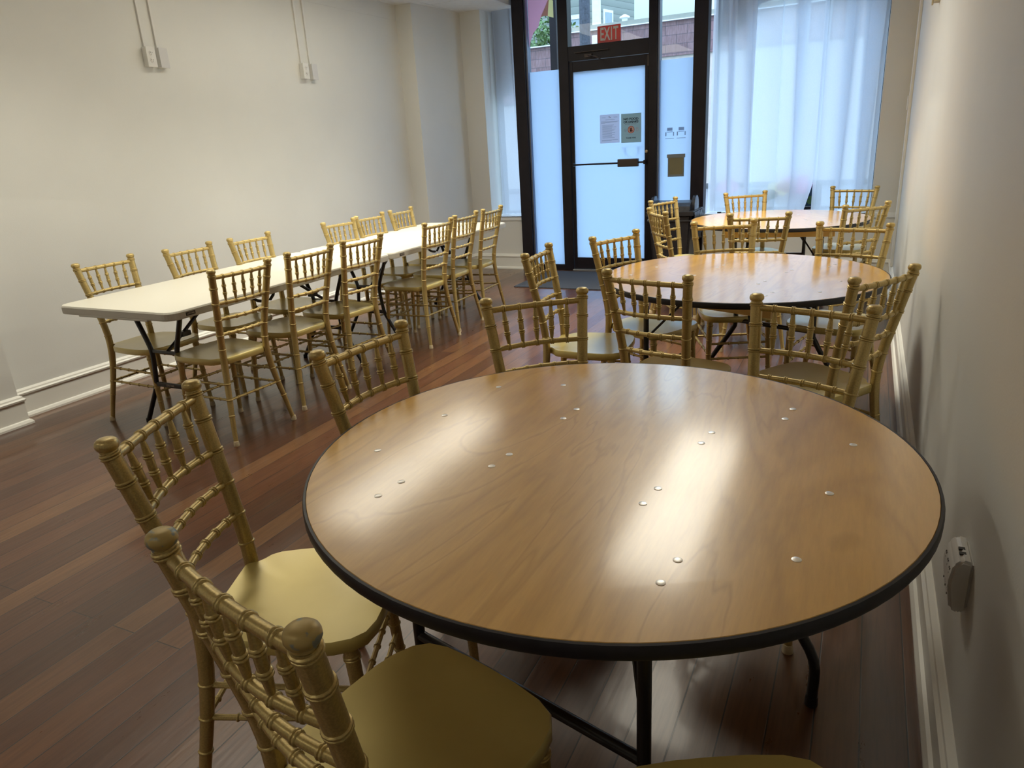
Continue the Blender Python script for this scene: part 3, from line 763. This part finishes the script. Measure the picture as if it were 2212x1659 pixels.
# ------------------------------------------------------------------ ceiling lamps, including fixtures for the added fill
for i, (x, y) in enumerate(LAMPS):
    t = empty('ceiling_light', (x, y, CEIL_Z-0.003))
    tag(t, ['ceiling light over the middle round table', 'ceiling light over the far round table', 'ceiling light over the near half of the long tables', 'ceiling light over the far half of the long tables',
            'added fill light on the ceiling near the left wall, before the cream table', 'added fill light on the ceiling behind the camera, right', 'added fill light on the ceiling behind the camera, left'][i], 'ceiling light', 'strip lights on the ceiling')
    obj('housing', boxes([(-0.29, -0.272, -0.62, 0.62, -0.035, 0), (0.272, 0.29, -0.62, 0.62, -0.035, 0), (-0.272, 0.272, -0.62, -0.602, -0.035, 0), (-0.272, 0.272, 0.602, 0.62, -0.035, 0)], 0.002), M['plastic_white'], t)
    obj('lens', mbox(-0.27, 0.27, -0.60, 0.60, -0.026, -0.004), M['lens'], t)

# ================================================================== CHAIR
def lerp_tab(z, tab):
    for (z0, v0), (z1, v1) in zip(tab, tab[1:]):
        if z <= z1: return v0 + (v1-v0)*(z-z0)/(z1-z0)
    return tab[-1][1]
HW = [(0, .200), (.12, .183), (.24, .163), (.36, .146), (.47, .139), (.58, .143), (.73, .158), (.92, .178)]
RY = [(0, .030), (.12, .048), (.25, .068), (.38, .082), (.455, .085), (.58, .070), (.73, .040), (.92, .000)]
def post_pt(s, z): return Vector((s*lerp_tab(z, HW), lerp_tab(z, RY), z))
SEAT_Z = 0.449
def build_rear_leg(s):
    bm = bmesh.new()
    path = smooth_path([post_pt(s, z) for z in (0.006, .12, .24, .36, .47, .58, .73, .893)], 8)
    T_ = sum((b-a).length for a, b in zip(path, path[1:]))
    def s_of(z):
        acc = 0
        for a, b in zip(path, path[1:]):
            if b.z >= z: return acc + (b-a).length*(z-a.z)/max(1e-6, b.z-a.z)
            acc += (b-a).length
        return acc
    rf = lambda t: 0.0118 + 0.0062*min(1, t/0.45) if t < 0.45 else 0.0180
    beads = [(s_of(.155), False), (s_of(.236), False), (s_of(.318), False), (s_of(.50), False), (s_of(.578), False), (s_of(.660), False), (s_of(.742), True), (s_of(.822), True), (s_of(.884), True)]
    sweep(bm, path, profile(T_, rf, beads, 18), 16)
    return bm
def build_finial(s):
    p = post_pt(s, .893)
    return lathe(bmesh.new(), [(0.0165, -0.002), (0.0165, 0.002), (0.0195, 0.0045), (0.0222, 0.010), (0.0222, 0.015), (0.0205, 0.0205), (0.0160, 0.0245), (0.0085, 0.0262), (0.002, 0.0265)], 20, c=p)
def build_foot(p, r=0.0145):
    return lathe(bmesh.new(), [(r+0.0008, 0), (r+0.001, 0.004), (r-0.001, 0.022), (r-0.002, 0.026)], 14, c=(p[0], p[1], 0))
def build_front_leg(s):
    bm = bmesh.new()
    path = smooth_path([(s*.172, .438, 0.006), (s*.166, .424, .20), (s*.160, .412, SEAT_Z-.03)], 8)
    T_ = sum((b-a).length for a, b in zip(path, path[1:]))
    rf = lambda t: 0.0115 + 0.0055*t
    sweep(bm, path, profile(T_, rf, [(.14, False), (.22, False), (.30, False), (.385, True)], 10), 14)
    return bm
def build_rail(z, bow, r=0.0098, nb=6, taper=False):
    a, b = post_pt(-1, z), post_pt(1, z)
    pts = []
    for i in range(13):
        t = i/12; p = a.lerp(b, t); p.y -= bow*math.sin(PI*t); pts.append(p)
    T_ = sum((q-p).length for p, q in zip(pts, pts[1:]))
    bm = bmesh.new()
    rf = lambda t: r
    sweep(bm, pts, profile(T_, rf, [(T_*(k+1)/(nb+0.0001), nb == 6) for k in range(nb-1)], 12), 12)
    return bm
BOW1, BOW2 = 0.010, 0.026
def build_spindle(t):
    def on(z, bow):
        a, b = post_pt(-1, z), post_pt(1, z); p = a.lerp(b, t); p.y -= bow*math.sin(PI*t); return p
    lo, hi = on(.742, BOW2), on(.875, BOW1)
    d = (hi-lo).normalized(); lo = lo + d*0.006; hi = hi - d*0.006
    L_ = (hi-lo).length; bm = bmesh.new()
    rf = lambda u: 0.0046 + 0.0045*math.sin(PI*min(1, max(0, u)))**0.75
    sweep(bm, [lo, hi], profile(L_, rf, [(L_*0.34, True), (L_*0.66, True)], 12), 10)
    return bm
def build_stretcher(a, b, n=4, r=0.0068):
    bm = bmesh.new(); a, b = Vector(a), Vector(b); T_ = (b-a).length
    sweep(bm, [a, b], profile(T_, lambda t: r, [(T_*(k+1)/(n+1), False) for k in range(n)], 4), 8)
    return bm
def build_seat():
    half = [(0.0, .078), (.112, .078), (.122, .084), (.128, .104), (.142, .118), (.160, .130), (.172, .150), (.182, .200), (.190, .270), (.195, .340), (.192, .385), (.180, .425), (.158, .452), (.120, .466), (.06, .472)]
    out = half + [(0.0, .473)] + [(-x, y) for x, y in half[::-1] if x > 0]
    bm = bmesh.new()
    C0 = Vector((0, .29))
    def ringv(scale, z, dish=0.0):
        r = []
        for x, y in out:
            p = C0 + (Vector((x, y))-C0)*scale; r.append(bm.verts.new((p.x, p.y, z)))
        return r
    R = [ringv(0.93, SEAT_Z-.034), ringv(0.985, SEAT_Z-.033), ringv(1.0, SEAT_Z-.027), ringv(1.0, SEAT_Z-.004), ringv(0.985, SEAT_Z), ringv(0.93, SEAT_Z-.0008), ringv(0.75, SEAT_Z-.004), ringv(0.4, SEAT_Z-.006)]
    n = len(out)
    for a, b in zip(R, R[1:]):
        for k in range(n): bm.faces.new((a[k], a[(k+1) % n], b[(k+1) % n], b[k]))
    c = bm.verts.new((0, .29, SEAT_Z-.0065))
    for k in range(n): bm.faces.new((R[-1][k], R[-1][(k+1) % n], c))
    bm.faces.new(R[0][::-1])
    bmesh.ops.recalc_face_normals(bm, faces=bm.faces[:])
    return bm
def make_chair():
    t = empty('banquet_chair')
    obj('seat', build_seat(), M['seat'], t, True)
    for s in (-1, 1):
        lg = obj('leg', build_rear_leg(s), M['gold'], t, True)
        obj('finial', build_finial(s), M['gold'], lg, True)
        obj('foot_cap', build_foot((s*.200, .030)), M['foot'], lg, True)
        lg = obj('leg', build_front_leg(s), M['gold'], t, True)
        obj('foot_cap', build_foot((s*.172, .438)), M['foot'], lg, True)
    obj('top_rail', build_rail(.875, BOW1, 0.0105, 6), M['gold'], t, True)
    for z, bw in ((.742, BOW2), (.660, 0.020), (.578, 0.016)):
        obj('back_rail', build_rail(z, bw, 0.0092, 6), M['gold'], t, True)
    for k in range(5): obj('spindle', build_spindle((k+1)/6.0), M['gold'], t, True)
    for s in (-1, 1):
        for z in (.315, .236):
            obj('stretcher', build_stretcher(post_pt(s, z), (s*(.172-.012*z/.42), .438-.026*z/.42, z-0.01), 4), M['gold'], t, True)
    for z in (.285, .20):
        obj('stretcher', build_stretcher((-(.172-.012*z/.42), .438-.026*z/.42, z), (.172-.012*z/.42, .438-.026*z/.42, z), 5), M['gold'], t, True)
    obj('stretcher', build_stretcher(post_pt(-1, .236), post_pt(1, .236), 5), M['gold'], t, True)
    return t
chair0 = make_chair()
used = [False]
def place_chair(cx, cy, ang, fs, label, group, worn=False):
    """centre of the two finials, direction left->right finial (deg), fs=+1 faces left of that direction"""
    rz = math.radians(ang) if fs > 0 else math.radians(ang+180)
    o = chair0 if not used[0] else copy_tree(chair0)
    used[0] = True
    o.location = (cx, cy, 0); o.rotation_euler = (0, 0, rz)
    tag(o, label, 'chair', group)
    return o
# ================================================================== ROUND TABLES
TZ, TR = 0.750, 0.655
def table_frames(parent):
    # straight folding frame (near side) and wishbone frame (far side), local coords: x right, y away
    def leg_tube(pts, rnd=0): return tube(bmesh.new(), pts, 0.0135, 12, rnd)
    cx, cy = -0.09, -0.33
    ux, uy = Vector((0.968, -0.25)), Vector((0.25, 0.968))
    P = lambda o, a, z: (o[0]+ux.x*a, o[1]+ux.y*a, z)
    near, far = (-0.085, -0.330), (0.09, 0.33)
    for s in (-1, 1):
        lg = obj('leg', leg_tube([P(near, s*.30, TZ-.03), P(near, s*.30, 0.02)]), M['tube'], parent, True)
        obj('foot_cap', lathe(bmesh.new(), [(0.015, 0), (0.0165, 0.003), (0.015, 0.03)], 14, c=P(near, s*.30, 0)), M['bin'], lg, True)
        obj('brace', tube(bmesh.new(), [P(near, s*.292, .46), (near[0]+ux.x*s*.12+uy.x*.20, near[1]+ux.y*s*.12+uy.y*.20, TZ-.04)], 0.006, 8), M['tube'], parent, True)
        lg = obj('leg', tube(bmesh.new(), [P(far, s*.22, TZ-.03), P(far, s*.22, .44), P(far, s*.23, .38), P(far, s*.35, .20), P(far, s*.388, .13), P(far, s*.39, .02)], 0.0135, 12, 4), M['tube'], parent, True)
        obj('foot_cap', lathe(bmesh.new(), [(0.015, 0), (0.0165, 0.003), (0.015, 0.03)], 14, c=P(far, s*.39, 0)), M['bin'], lg, True)
        obj('brace', tube(bmesh.new(), [P(far, s*.218, .52), (far[0]+ux.x*s*.10-uy.x*.22, far[1]+ux.y*s*.10-uy.y*.22, TZ-.04)], 0.006, 8), M['tube'], parent, True)
    obj('crossbar', tube(bmesh.new(), [P(near, -.30, .33), P(near, .30, .33)], 0.0125, 12), M['tube'], parent, True)
    obj('crossbar', tube(bmesh.new(), [P(far, -.22, .42), P(far, .22, .42)], 0.0125, 12), M['tube'], parent, True)
    for c in (near, far):
        bm = bmesh.new()
        box(bm, -.38, .38, -.012, .012, TZ-.095, TZ-.021, bev=0.004, mtx=Matrix.Translation((c[0], c[1], 0)) @ Matrix.Rotation(math.atan2(ux.y, ux.x), 4, 'Z') @ Matrix.Translation((0, 0.03 if c is far else -0.03, 0)))
        o = obj('leg_cleat', bm, M['cleat'], parent); o['label'] = 'pale plywood board under the tabletop'
RIV = [(-0.920, 1.741), (-0.744, 1.810), (-0.956, 1.492), (-0.638, 1.638), (-0.647, 1.566), (-0.992, 1.241), (-0.682, 1.321), (-0.692, 1.252), (-0.842, 1.119), (-0.851, 1.048),
       (-0.279, 1.589), (-0.289, 1.520), (-0.118, 1.800), (-0.129, 1.727), (0.024, 1.613), (-0.012, 1.357), (-0.324, 1.269), (-0.335, 1.198), (-0.228, 1.029), (-0.238, 0.956), (-0.049, 1.098)]
def make_round_table():
    t = empty('round_table')
    N = 96
    bm = bmesh.new(); lathe(bm, [(TR-0.006, TZ-.021), (TR-0.004, TZ-.020), (TR-0.004, TZ-.002), (TR-0.0055, TZ)], N)
    obj('tabletop', bm, M['table_wood'], t)
    bm = bmesh.new(); V = []
    prof = [(TR-0.004, TZ-.0005), (TR+0.001, TZ-.001), (TR+0.003, TZ-.006), (TR+0.003, TZ-.022), (TR+0.001, TZ-.026), (TR-0.010, TZ-.026), (TR-0.010, TZ-.0208), (TR-0.004, TZ-.0208)]
    for k in range(N):
        a = 2*PI*k/N; V.append([bm.verts.new((r*math.cos(a), r*math.sin(a), z)) for r, z in prof])
    for k in range(N):
        a, b = V[k], V[(k+1) % N]
        for j in range(len(prof)): bm.faces.new((a[j], b[j], b[(j+1) % len(prof)], a[(j+1) % len(prof)]))
    bmesh.ops.recalc_face_normals(bm, faces=bm.faces[:])
    o = obj('edge_band', bm, M['edge'], t, True); o['label'] = 'black vinyl edge band'
    k_ = (1.4084-TZ)/(1.4084-0.737)
    rm = bmesh.new(); lathe(rm, [(0.0080, 0.0001), (0.0080, 0.0006), (0.006, 0.0010), (0.002, 0.0011)], 16)
    first = None
    for x, y in RIV:
        lx, ly = x*k_+0.477, y*k_-1.390
        if first is None:
            first = obj('rivet', rm, M['rivet'], t, True, loc=(lx, ly, TZ))
        else:
            c = first.copy(); COL.objects.link(c); c.location = (lx, ly, TZ)
    table_frames(t)
    return t
rt = make_round_table()
rt.location = (-0.477, 1.390, 0)
tag(rt, 'nearest round plywood folding table with black edge and shiny rivets', 'table', 'round plywood tables')
t2 = copy_tree(rt); t2.location = (-0.521, 3.568, 0); t2.rotation_euler = (0, 0, math.radians(-8))
tag(t2, 'middle round plywood folding table, window light gleaming on its top', 'table', 'round plywood tables')
t3 = copy_tree(rt); t3.location = (-0.604, 5.950, 0); t3.rotation_euler = (0, 0, math.radians(22))
tag(t3, 'farthest round plywood folding table, before the curtained right window', 'table', 'round plywood tables')

# ================================================================== LONG TABLES
def rrect(x0, x1, y0, y1, r, n=6):
    pts = []
    for cx, cy, a0 in ((x1-r, y1-r, 0), (x0+r, y1-r, PI/2), (x0+r, y0+r, PI), (x1-r, y0+r, 1.5*PI)):
        for k in range(n+1): a = a0 + PI/2*k/n; pts.append((cx+r*math.cos(a), cy+r*math.sin(a)))
    return pts
LW2, LL2, LZ = 0.432, 0.918, 0.737
def make_long_table():
    t = empty('folding_table')
    bm = bmesh.new()
    o0 = rrect(-LW2, LW2, -LL2, LL2, 0.06)
    def sc(pts, d): return [(x-math.copysign(min(d, abs(x)), x), y-math.copysign(min(d, abs(y)), y)) for x, y in pts]
    layers = [(sc(o0, .012), LZ-.012), (sc(o0, .006), LZ-.044), (sc(o0, .001), LZ-.044), (o0, LZ-.038), (o0, LZ-.010), (sc(o0, .003), LZ-.002), (sc(o0, .008), LZ)]
    R = [[bm.verts.new((x, y, z)) for x, y in pts] for pts, z in layers]
    n = len(o0)
    for a, b in zip(R, R[1:]):
        for k in range(n): bm.faces.new((a[k], a[(k+1) % n], b[(k+1) % n], b[k]))
    bm.faces.new(R[0][::-1]); bm.faces.new(R[-1])
    bmesh.ops.recalc_face_normals(bm, faces=bm.faces[:])
    top = obj('tabletop', bm, M['table_plastic'], t)
    # moulded lip raised at the middle of each short end
    for s in (-1, 1):
        obj('end_rail', mbox(-0.26, 0.26, s*LL2-(0.012 if s > 0 else 0), s*LL2+(0 if s > 0 else 0.012), LZ-.052, LZ-.040, bev=0.003), M['table_plastic'], t)
    for s in (-1,):
        pl = obj('badge', mbox(LW2-0.0002, LW2+0.0022, s*0.80-0.028, s*0.80+0.028, LZ-.034, LZ-.016, bev=0.001), M['plate'], t); pl['label'] = 'small dark maker badge on the table edge'
        text_mesh('badge_lettering', 'LIFETIME', 0.0115, M['plate_ink'], pl, Matrix.Translation((LW2+0.0023, s*0.80, LZ-.025)) @ Matrix.Rotation(PI/2, 4, 'Z') @ Matrix.Rotation(PI/2, 4, 'X'), 0.0002, 1.0)
    for s in (-1, 1):
        y0 = s*(LL2-0.25)
        for q in (-1, 1):
            lg = obj('leg', tube(bmesh.new(), [(q*.19, y0, LZ-.03), (q*.178, y0, .64), (q*.108, y0, .47), (q*.100, y0, .40), (q*.118, y0, .27), (q*.135, y0, .22), (q*.255, y0, .02)], 0.0135, 10, 4), M['tube'], t, True)
            obj('foot_cap', lathe(bmesh.new(), [(0.014, 0), (0.016, 0.004), (0.0145, 0.028)], 12, c=(q*.258, y0, 0)), M['bin'], lg, True)
        obj('crossbar', mbox(-.105, .105, y0-.006, y0+.006, .432, .450, bev=0.003), M['tube'], t)
        lb_ = obj('crossbar', mbox(-.125, .125, y0-.008, y0+.008, .236, .262, bev=0.005), M['tube'], t)
        text_mesh('bar_lettering', 'LIFETIME', 0.016, M['plate_ink'], lb_, Matrix.Translation((0, y0-0.0085, .249)) @ FACE_CAM, 0.0002, 1.0)
        obj('brace', tube(bmesh.new(), [(0.02, y0, .44), (0.02, y0-s*.12, .515), (0.02, y0-s*.40, LZ-.03)], 0.010, 10), M['tube'], t, True)
        obj('brace_clip', mbox(0.0, 0.04, y0-s*.135-0.03, y0-s*.135+0.03, .50, .53, bev=0.006), M['tube'], t)
        obj('rail', mbox(q*.19*0-0.25, 0.25, y0-.012, y0+.012, LZ-.040, LZ-.016), M['tube'], t)
    return t
lt = make_long_table(); lt.location = (-3.368, 3.175, 0)
tag(lt, 'near one of two cream folding tables set end to end along the left wall', 'table', 'cream folding tables along the left wall')
# a carry strap hanging under the near table
stp = tag(obj('table_strap', tube(bmesh.new(), [(0, -0.13, 0), (0.0, -0.10, -0.035), (0, -0.075, -0.065), (0, 0.0, -0.085), (0, 0.05, -0.075), (0, 0.075, -0.03), (0, 0.07, 0.0)], 0.0085, 8, 5), M['strap'], lt, True, loc=(0.33, -0.20, LZ-.014)), 'black carry strap hanging under the tabletop')
lt2 = copy_tree(lt); lt2.location = (-3.368, 5.018, 0)
tag(lt2, 'far one of two cream folding tables set end to end, ending near the window bulkhead', 'table', 'cream folding tables along the left wall')

# ================================================================== CHAIRS IN PLACE
gL = 'chairs along the wall side of the cream tables'
gR = 'chairs along the room side of the cream tables'
g1, g2, g3 = 'chairs around the nearest round table', 'chairs around the middle round table', 'chairs around the farthest round table'
for cx, cy, a, lab in (
    (-3.918, 2.657, 92, 'gold bamboo-style chair on the wall side of the cream tables, nearest the camera'),
    (-3.852, 3.189, 92.5, 'gold bamboo-style chair on the wall side of the cream tables, second from the near end'),
    (-3.824, 3.685, 90, 'gold bamboo-style chair on the wall side of the cream tables, third from the near end'),
    (-3.757, 4.567, 87, 'gold bamboo-style chair on the wall side of the cream tables, third from the window'),
    (-3.784, 5.010, 88, 'gold bamboo-style chair on the wall side of the cream tables, second from the far end'),
    (-3.781, 5.474, 92, 'gold bamboo-style chair on the wall side of the cream tables, nearest the window')):
    place_chair(cx, cy, a, -1, lab, gL)
for cx, cy, a, lab in (
    (-2.793, 2.608, 86, 'gold bamboo-style chair on the room side of the cream tables, nearest the camera'),
    (-2.819, 3.153, 88, 'gold bamboo-style chair on the room side of the cream tables, second from the near end'),
    (-2.800, 3.618, 86, 'gold bamboo-style chair on the room side of the cream tables, third from the near end'),
    (-2.785, 4.504, 88, 'gold bamboo-style chair on the room side of the cream tables, third from the window end'),
    (-2.829, 4.997, 90.5, 'gold bamboo-style chair on the room side of the cream tables, second from the window end'),
    (-2.829, 5.454, 92, 'gold bamboo-style chair on the room side of the cream tables, nearest the window')):
    place_chair(cx, cy, a, 1, lab, gR)
place_chair(-1.345, 0.939, 113.4, -1, 'large gold chair left of the nearest round table, bright seat in full view', g1)
c2 = place_chair(-0.690, 0.519, -15.0, 1, 'closest gold chair at bottom left, worn finials, seat half in shadow', g1)
for ch in c2.children:
    for f_ in ch.children:
        if f_.name.startswith('finial'):
            f_.data = f_.data.copy(); f_.data.materials[0] = M['gold_worn']; f_['label'] = 'finial with chipped gold paint'
place_chair(-1.268, 1.574, 85, -1, 'gold chair left of the nearest round table, seat hidden under the tabletop', g1)
place_chair(-1.006, 2.212, 41.8, -1, 'gold chair at the far left of the nearest round table, before bare floor', g1)
place_chair(-0.115, 2.278, -17.7, -1, 'gold chair at the far right of the nearest round table', g1)
place_chair(0.075, 0.510, 28.0, 1, 'gold chair at the bottom right, only its front seat edge in view', g1)
place_chair(-0.736, 2.651, -13.9, 1, 'gold chair at the near left of the middle round table', g2)
place_chair(-1.445, 3.224, 94.0, -1, 'gold chair left of the middle round table, nearest the door mat', g2)
place_chair(-1.230, 3.798, 65.5, -1, 'gold chair left of the middle round table, outlined against the frosted door', g2)
place_chair(0.090, 2.790, 57, 1, 'gold chair close to the right wall, between the nearest and middle tables', g2)
place_chair(-0.742, 4.368, 24.0, -1, 'gold chair at the far side of the middle round table, left of centre', g2)
place_chair(-0.043, 4.238, -13.6, -1, 'gold chair at the far right of the middle round table, beside the right wall', g2)
place_chair(-0.595, 4.768, 12.5, 1, 'gold chair at the near side of the farthest round table, seen from behind', g3)
place_chair(-0.933, 6.484, 33.2, -1, 'gold chair behind the farthest round table, at the left before the curtains', g3)
place_chair(-0.095, 6.830, -14, -1, 'gold chair behind the farthest round table, in the corner by the right wall', g3)
place_chair(0.013, 5.306, 44.6, 1, 'gold chair at the near right of the farthest round table, back to the right wall', g3)
place_chair(-1.325, 5.055, -57.0, 1, 'gold chair left of the farthest table, the front one of two overlapping by the bin', g3)
place_chair(-1.507, 5.947, 69.7, -1, 'gold chair left of the farthest table, the rear one of two overlapping by the bin', g3)

# ================================================================== OUTSIDE
gr = obj('street', mbox(-30, 25, YW+3.2, 60, -0.3, -0.16), M['street']); tag(gr, 'grey street outside beyond the glass front', 'street', kind='structure')
pv = obj('sidewalk', mbox(-30, 25, YW+0.12, YW+3.2, -0.3, -0.02), M['pave']); tag(pv, 'grey concrete sidewalk just outside the glass door', 'sidewalk', kind='structure')
# building across the street
bl = empty('flat_roofed_building', (-4.0, 22, 0))
tag(bl, 'low flat-roofed building across the street with reddish tile cladding', 'building')
obj('cladding', mbox(-5.0, 9, 0.0, 0.35, 3.54, 4.455), M['brick'], bl)
obj('lower_wall', mbox(-5.0, 9, 0.04, 0.35, 0, 3.54), M['render_wall'], bl)
obj('cladding', mbox(-16, -5.0, 0.0, 0.35, 2.6, 4.17), M['brick'], bl)
obj('lower_wall', mbox(-16, -5.0, 0.04, 0.35, 0, 2.6), M['render_wall'], bl)
obj('coping', mbox(-5.05, 9, -0.06, 0.42, 4.47, 4.59), M['coping'], bl)
obj('flashing', mbox(-5.05, 9, -0.08, 0.40, 4.445, 4.47), M['flash'], bl)
obj('flashing', mbox(-16, -5.06, -0.08, 0.40, 4.17, 4.20), M['flash'], bl)
obj('roof', boxes([(-5, 9, 0.35, 5, 4.2, 4.35), (-16, -5, 0.35, 0.9, 4.0, 4.1)]), M['coping'], bl)
vp = empty('roof_vent', (-6.90, 22.5, 4.35))
tag(vp, 'white capped vent pipe on the flat roof across the street', 'vent')
obj('pipe', lathe(bmesh.new(), [(0.085, 0), (0.085, 0.40)], 16), M['flash'], vp, True)
obj('cap', lathe(bmesh.new(), [(0.15, 0.40), (0.15, 0.43), (0.03, 0.49)], 16), M['flash'], vp, True)
vp2 = empty('roof_vent', (-6.62, 22.6, 4.35)); tag(vp2, 'low dark vent cap beside the taller white vent pipe', 'vent')
obj('cap', lathe(bmesh.new(), [(0.05, 0), (0.05, 0.22), (0.17, 0.23), (0.17, 0.26), (0.02, 0.31)], 16), M['coping'], vp2, True)
# house behind: corner near (-7.56,22)*k
K = 30/22.0
hc = (-7.60*K, 30.0)
hs = empty('siding_house', (hc[0], hc[1], 0)); tag(hs, 'tall grey-green house with lap siding and white corner boards behind the flat roof', 'house')
obj('front_wall', mbox(-9, 0, 0, 0.3, 0, 14), M['siding'], hs)
rw = mbox(0, 2.86, 0, 0.3, 0, 14, mtx=Matrix.Rotation(math.radians(75), 4, 'Z'))
obj('side_wall', rw, M['siding'], hs)
obj('corner_board', boxes([(-0.16, 0.10, -0.06, 0.25, 0, 14)]), M['house_trim'], hs)
wd = obj('window', boxes([(-1.22, -1.06, -0.05, 0, 5.3, 6.15), (-0.40+0.0, -0.30, -0.05, 0, 5.3, 6.15), (-1.22, -0.30, -0.05, 0, 6.05, 6.20)]), M['house_trim'], hs)
obj('pane', mbox(-1.06, -0.40, -0.03, 0.0, 5.3, 6.05), M['house_glass'], wd)
wd2 = obj('window', mbox(0.45, 1.15, -0.05, 0.0, 5.45, 6.35, mtx=Matrix.Rotation(math.radians(75), 4, 'Z')), M['house_trim'], hs)
obj('pane', mbox(0.56, 1.04, -0.07, -0.05, 5.55, 6.25, mtx=Matrix.Rotation(math.radians(75), 4, 'Z')), M['house_glass'], wd2)
# street pole, traffic sign
kp = 13.0/22.0
pl = empty('street_pole', (-7.965*kp, 13.0, 0)); tag(pl, 'dark fluted steel street pole outside seen through the transom glass', 'pole')
pm = bmesh.new(); n = 24; rr = []
for z in (-0.1, 6.0): rr.append([pm.verts.new(((0.088+0.006*(k % 2))*math.cos(2*PI*k/n), (0.088+0.006*(k % 2))*math.sin(2*PI*k/n), z)) for k in range(n)])
for k in range(n): pm.faces.new((rr[0][k], rr[0][(k+1) % n], rr[1][(k+1) % n], rr[1][k]))
pm.faces.new(rr[1])
obj('shaft', pm, M['pole'], pl)
obj('band', lathe(bmesh.new(), [(0.10, 2.98), (0.10, 3.01)], 20), M['pole'], pl, True)
kq = 14.0/22.0
sg = empty('street_sign', (-7.64*kq, 14.0, 0)); tag(sg, 'pale street sign plates mounted behind the dark street pole', 'sign')
obj('plate', boxes([(-0.07, 0.03, -0.004, 0.004, 2.72, 3.26), (0.08, 0.13, -0.004, 0.004, 2.72, 3.22)], 0.002), M['house_trim'], sg)
obj('post', tube(bmesh.new(), [(0.0, 0.03, -0.1), (0.0, 0.03, 3.2)], 0.025, 10), M['alu'], sg, True)
# porch column close outside the left sidelite
px = empty('porch_column', (-8.95*9.2/22, 9.2, -0.02)); tag(px, 'dark square porch column outside, left of the glass door', 'column')
obj('shaft', mbox(-0.045, 0.045, -0.045, 0.045, 0, 3.4, bev=0.004), M['black_metal'], px)
# tree
tr = empty('street_tree', (-10.4, 24.9, 0)); tag(tr, 'round green tree beyond the roof, seen through the left sidelight', 'tree')
obj('trunk', tube(bmesh.new(), [(0, 0, -0.1), (0.05, 0, 2.2), (0, 0.05, 4.0)], 0.14, 10, 4), M['bark'], tr, True)
lf = bmesh.new(); rnd = random.Random(12)
for k in range(2600):
    a, b_, r_ = rnd.uniform(0, 2*PI), math.acos(rnd.uniform(-1, 1)), rnd.random()**0.4
    c = Vector((1.35*r_*math.sin(b_)*math.cos(a), 1.35*r_*math.sin(b_)*math.sin(a), 4.2+1.45*r_*math.cos(b_)))
    u = Vector((rnd.uniform(-1, 1), rnd.uniform(-1, 1), rnd.uniform(-1, 1))).normalized()*0.085; v = u.cross(Vector((rnd.uniform(-1, 1), rnd.uniform(-1, 1), rnd.uniform(-1, 1))).normalized())*0.7
    lf.faces.new([lf.verts.new(c+q) for q in (u, v, -u, -v)])
obj('foliage', lf, M['leaf'], tr)
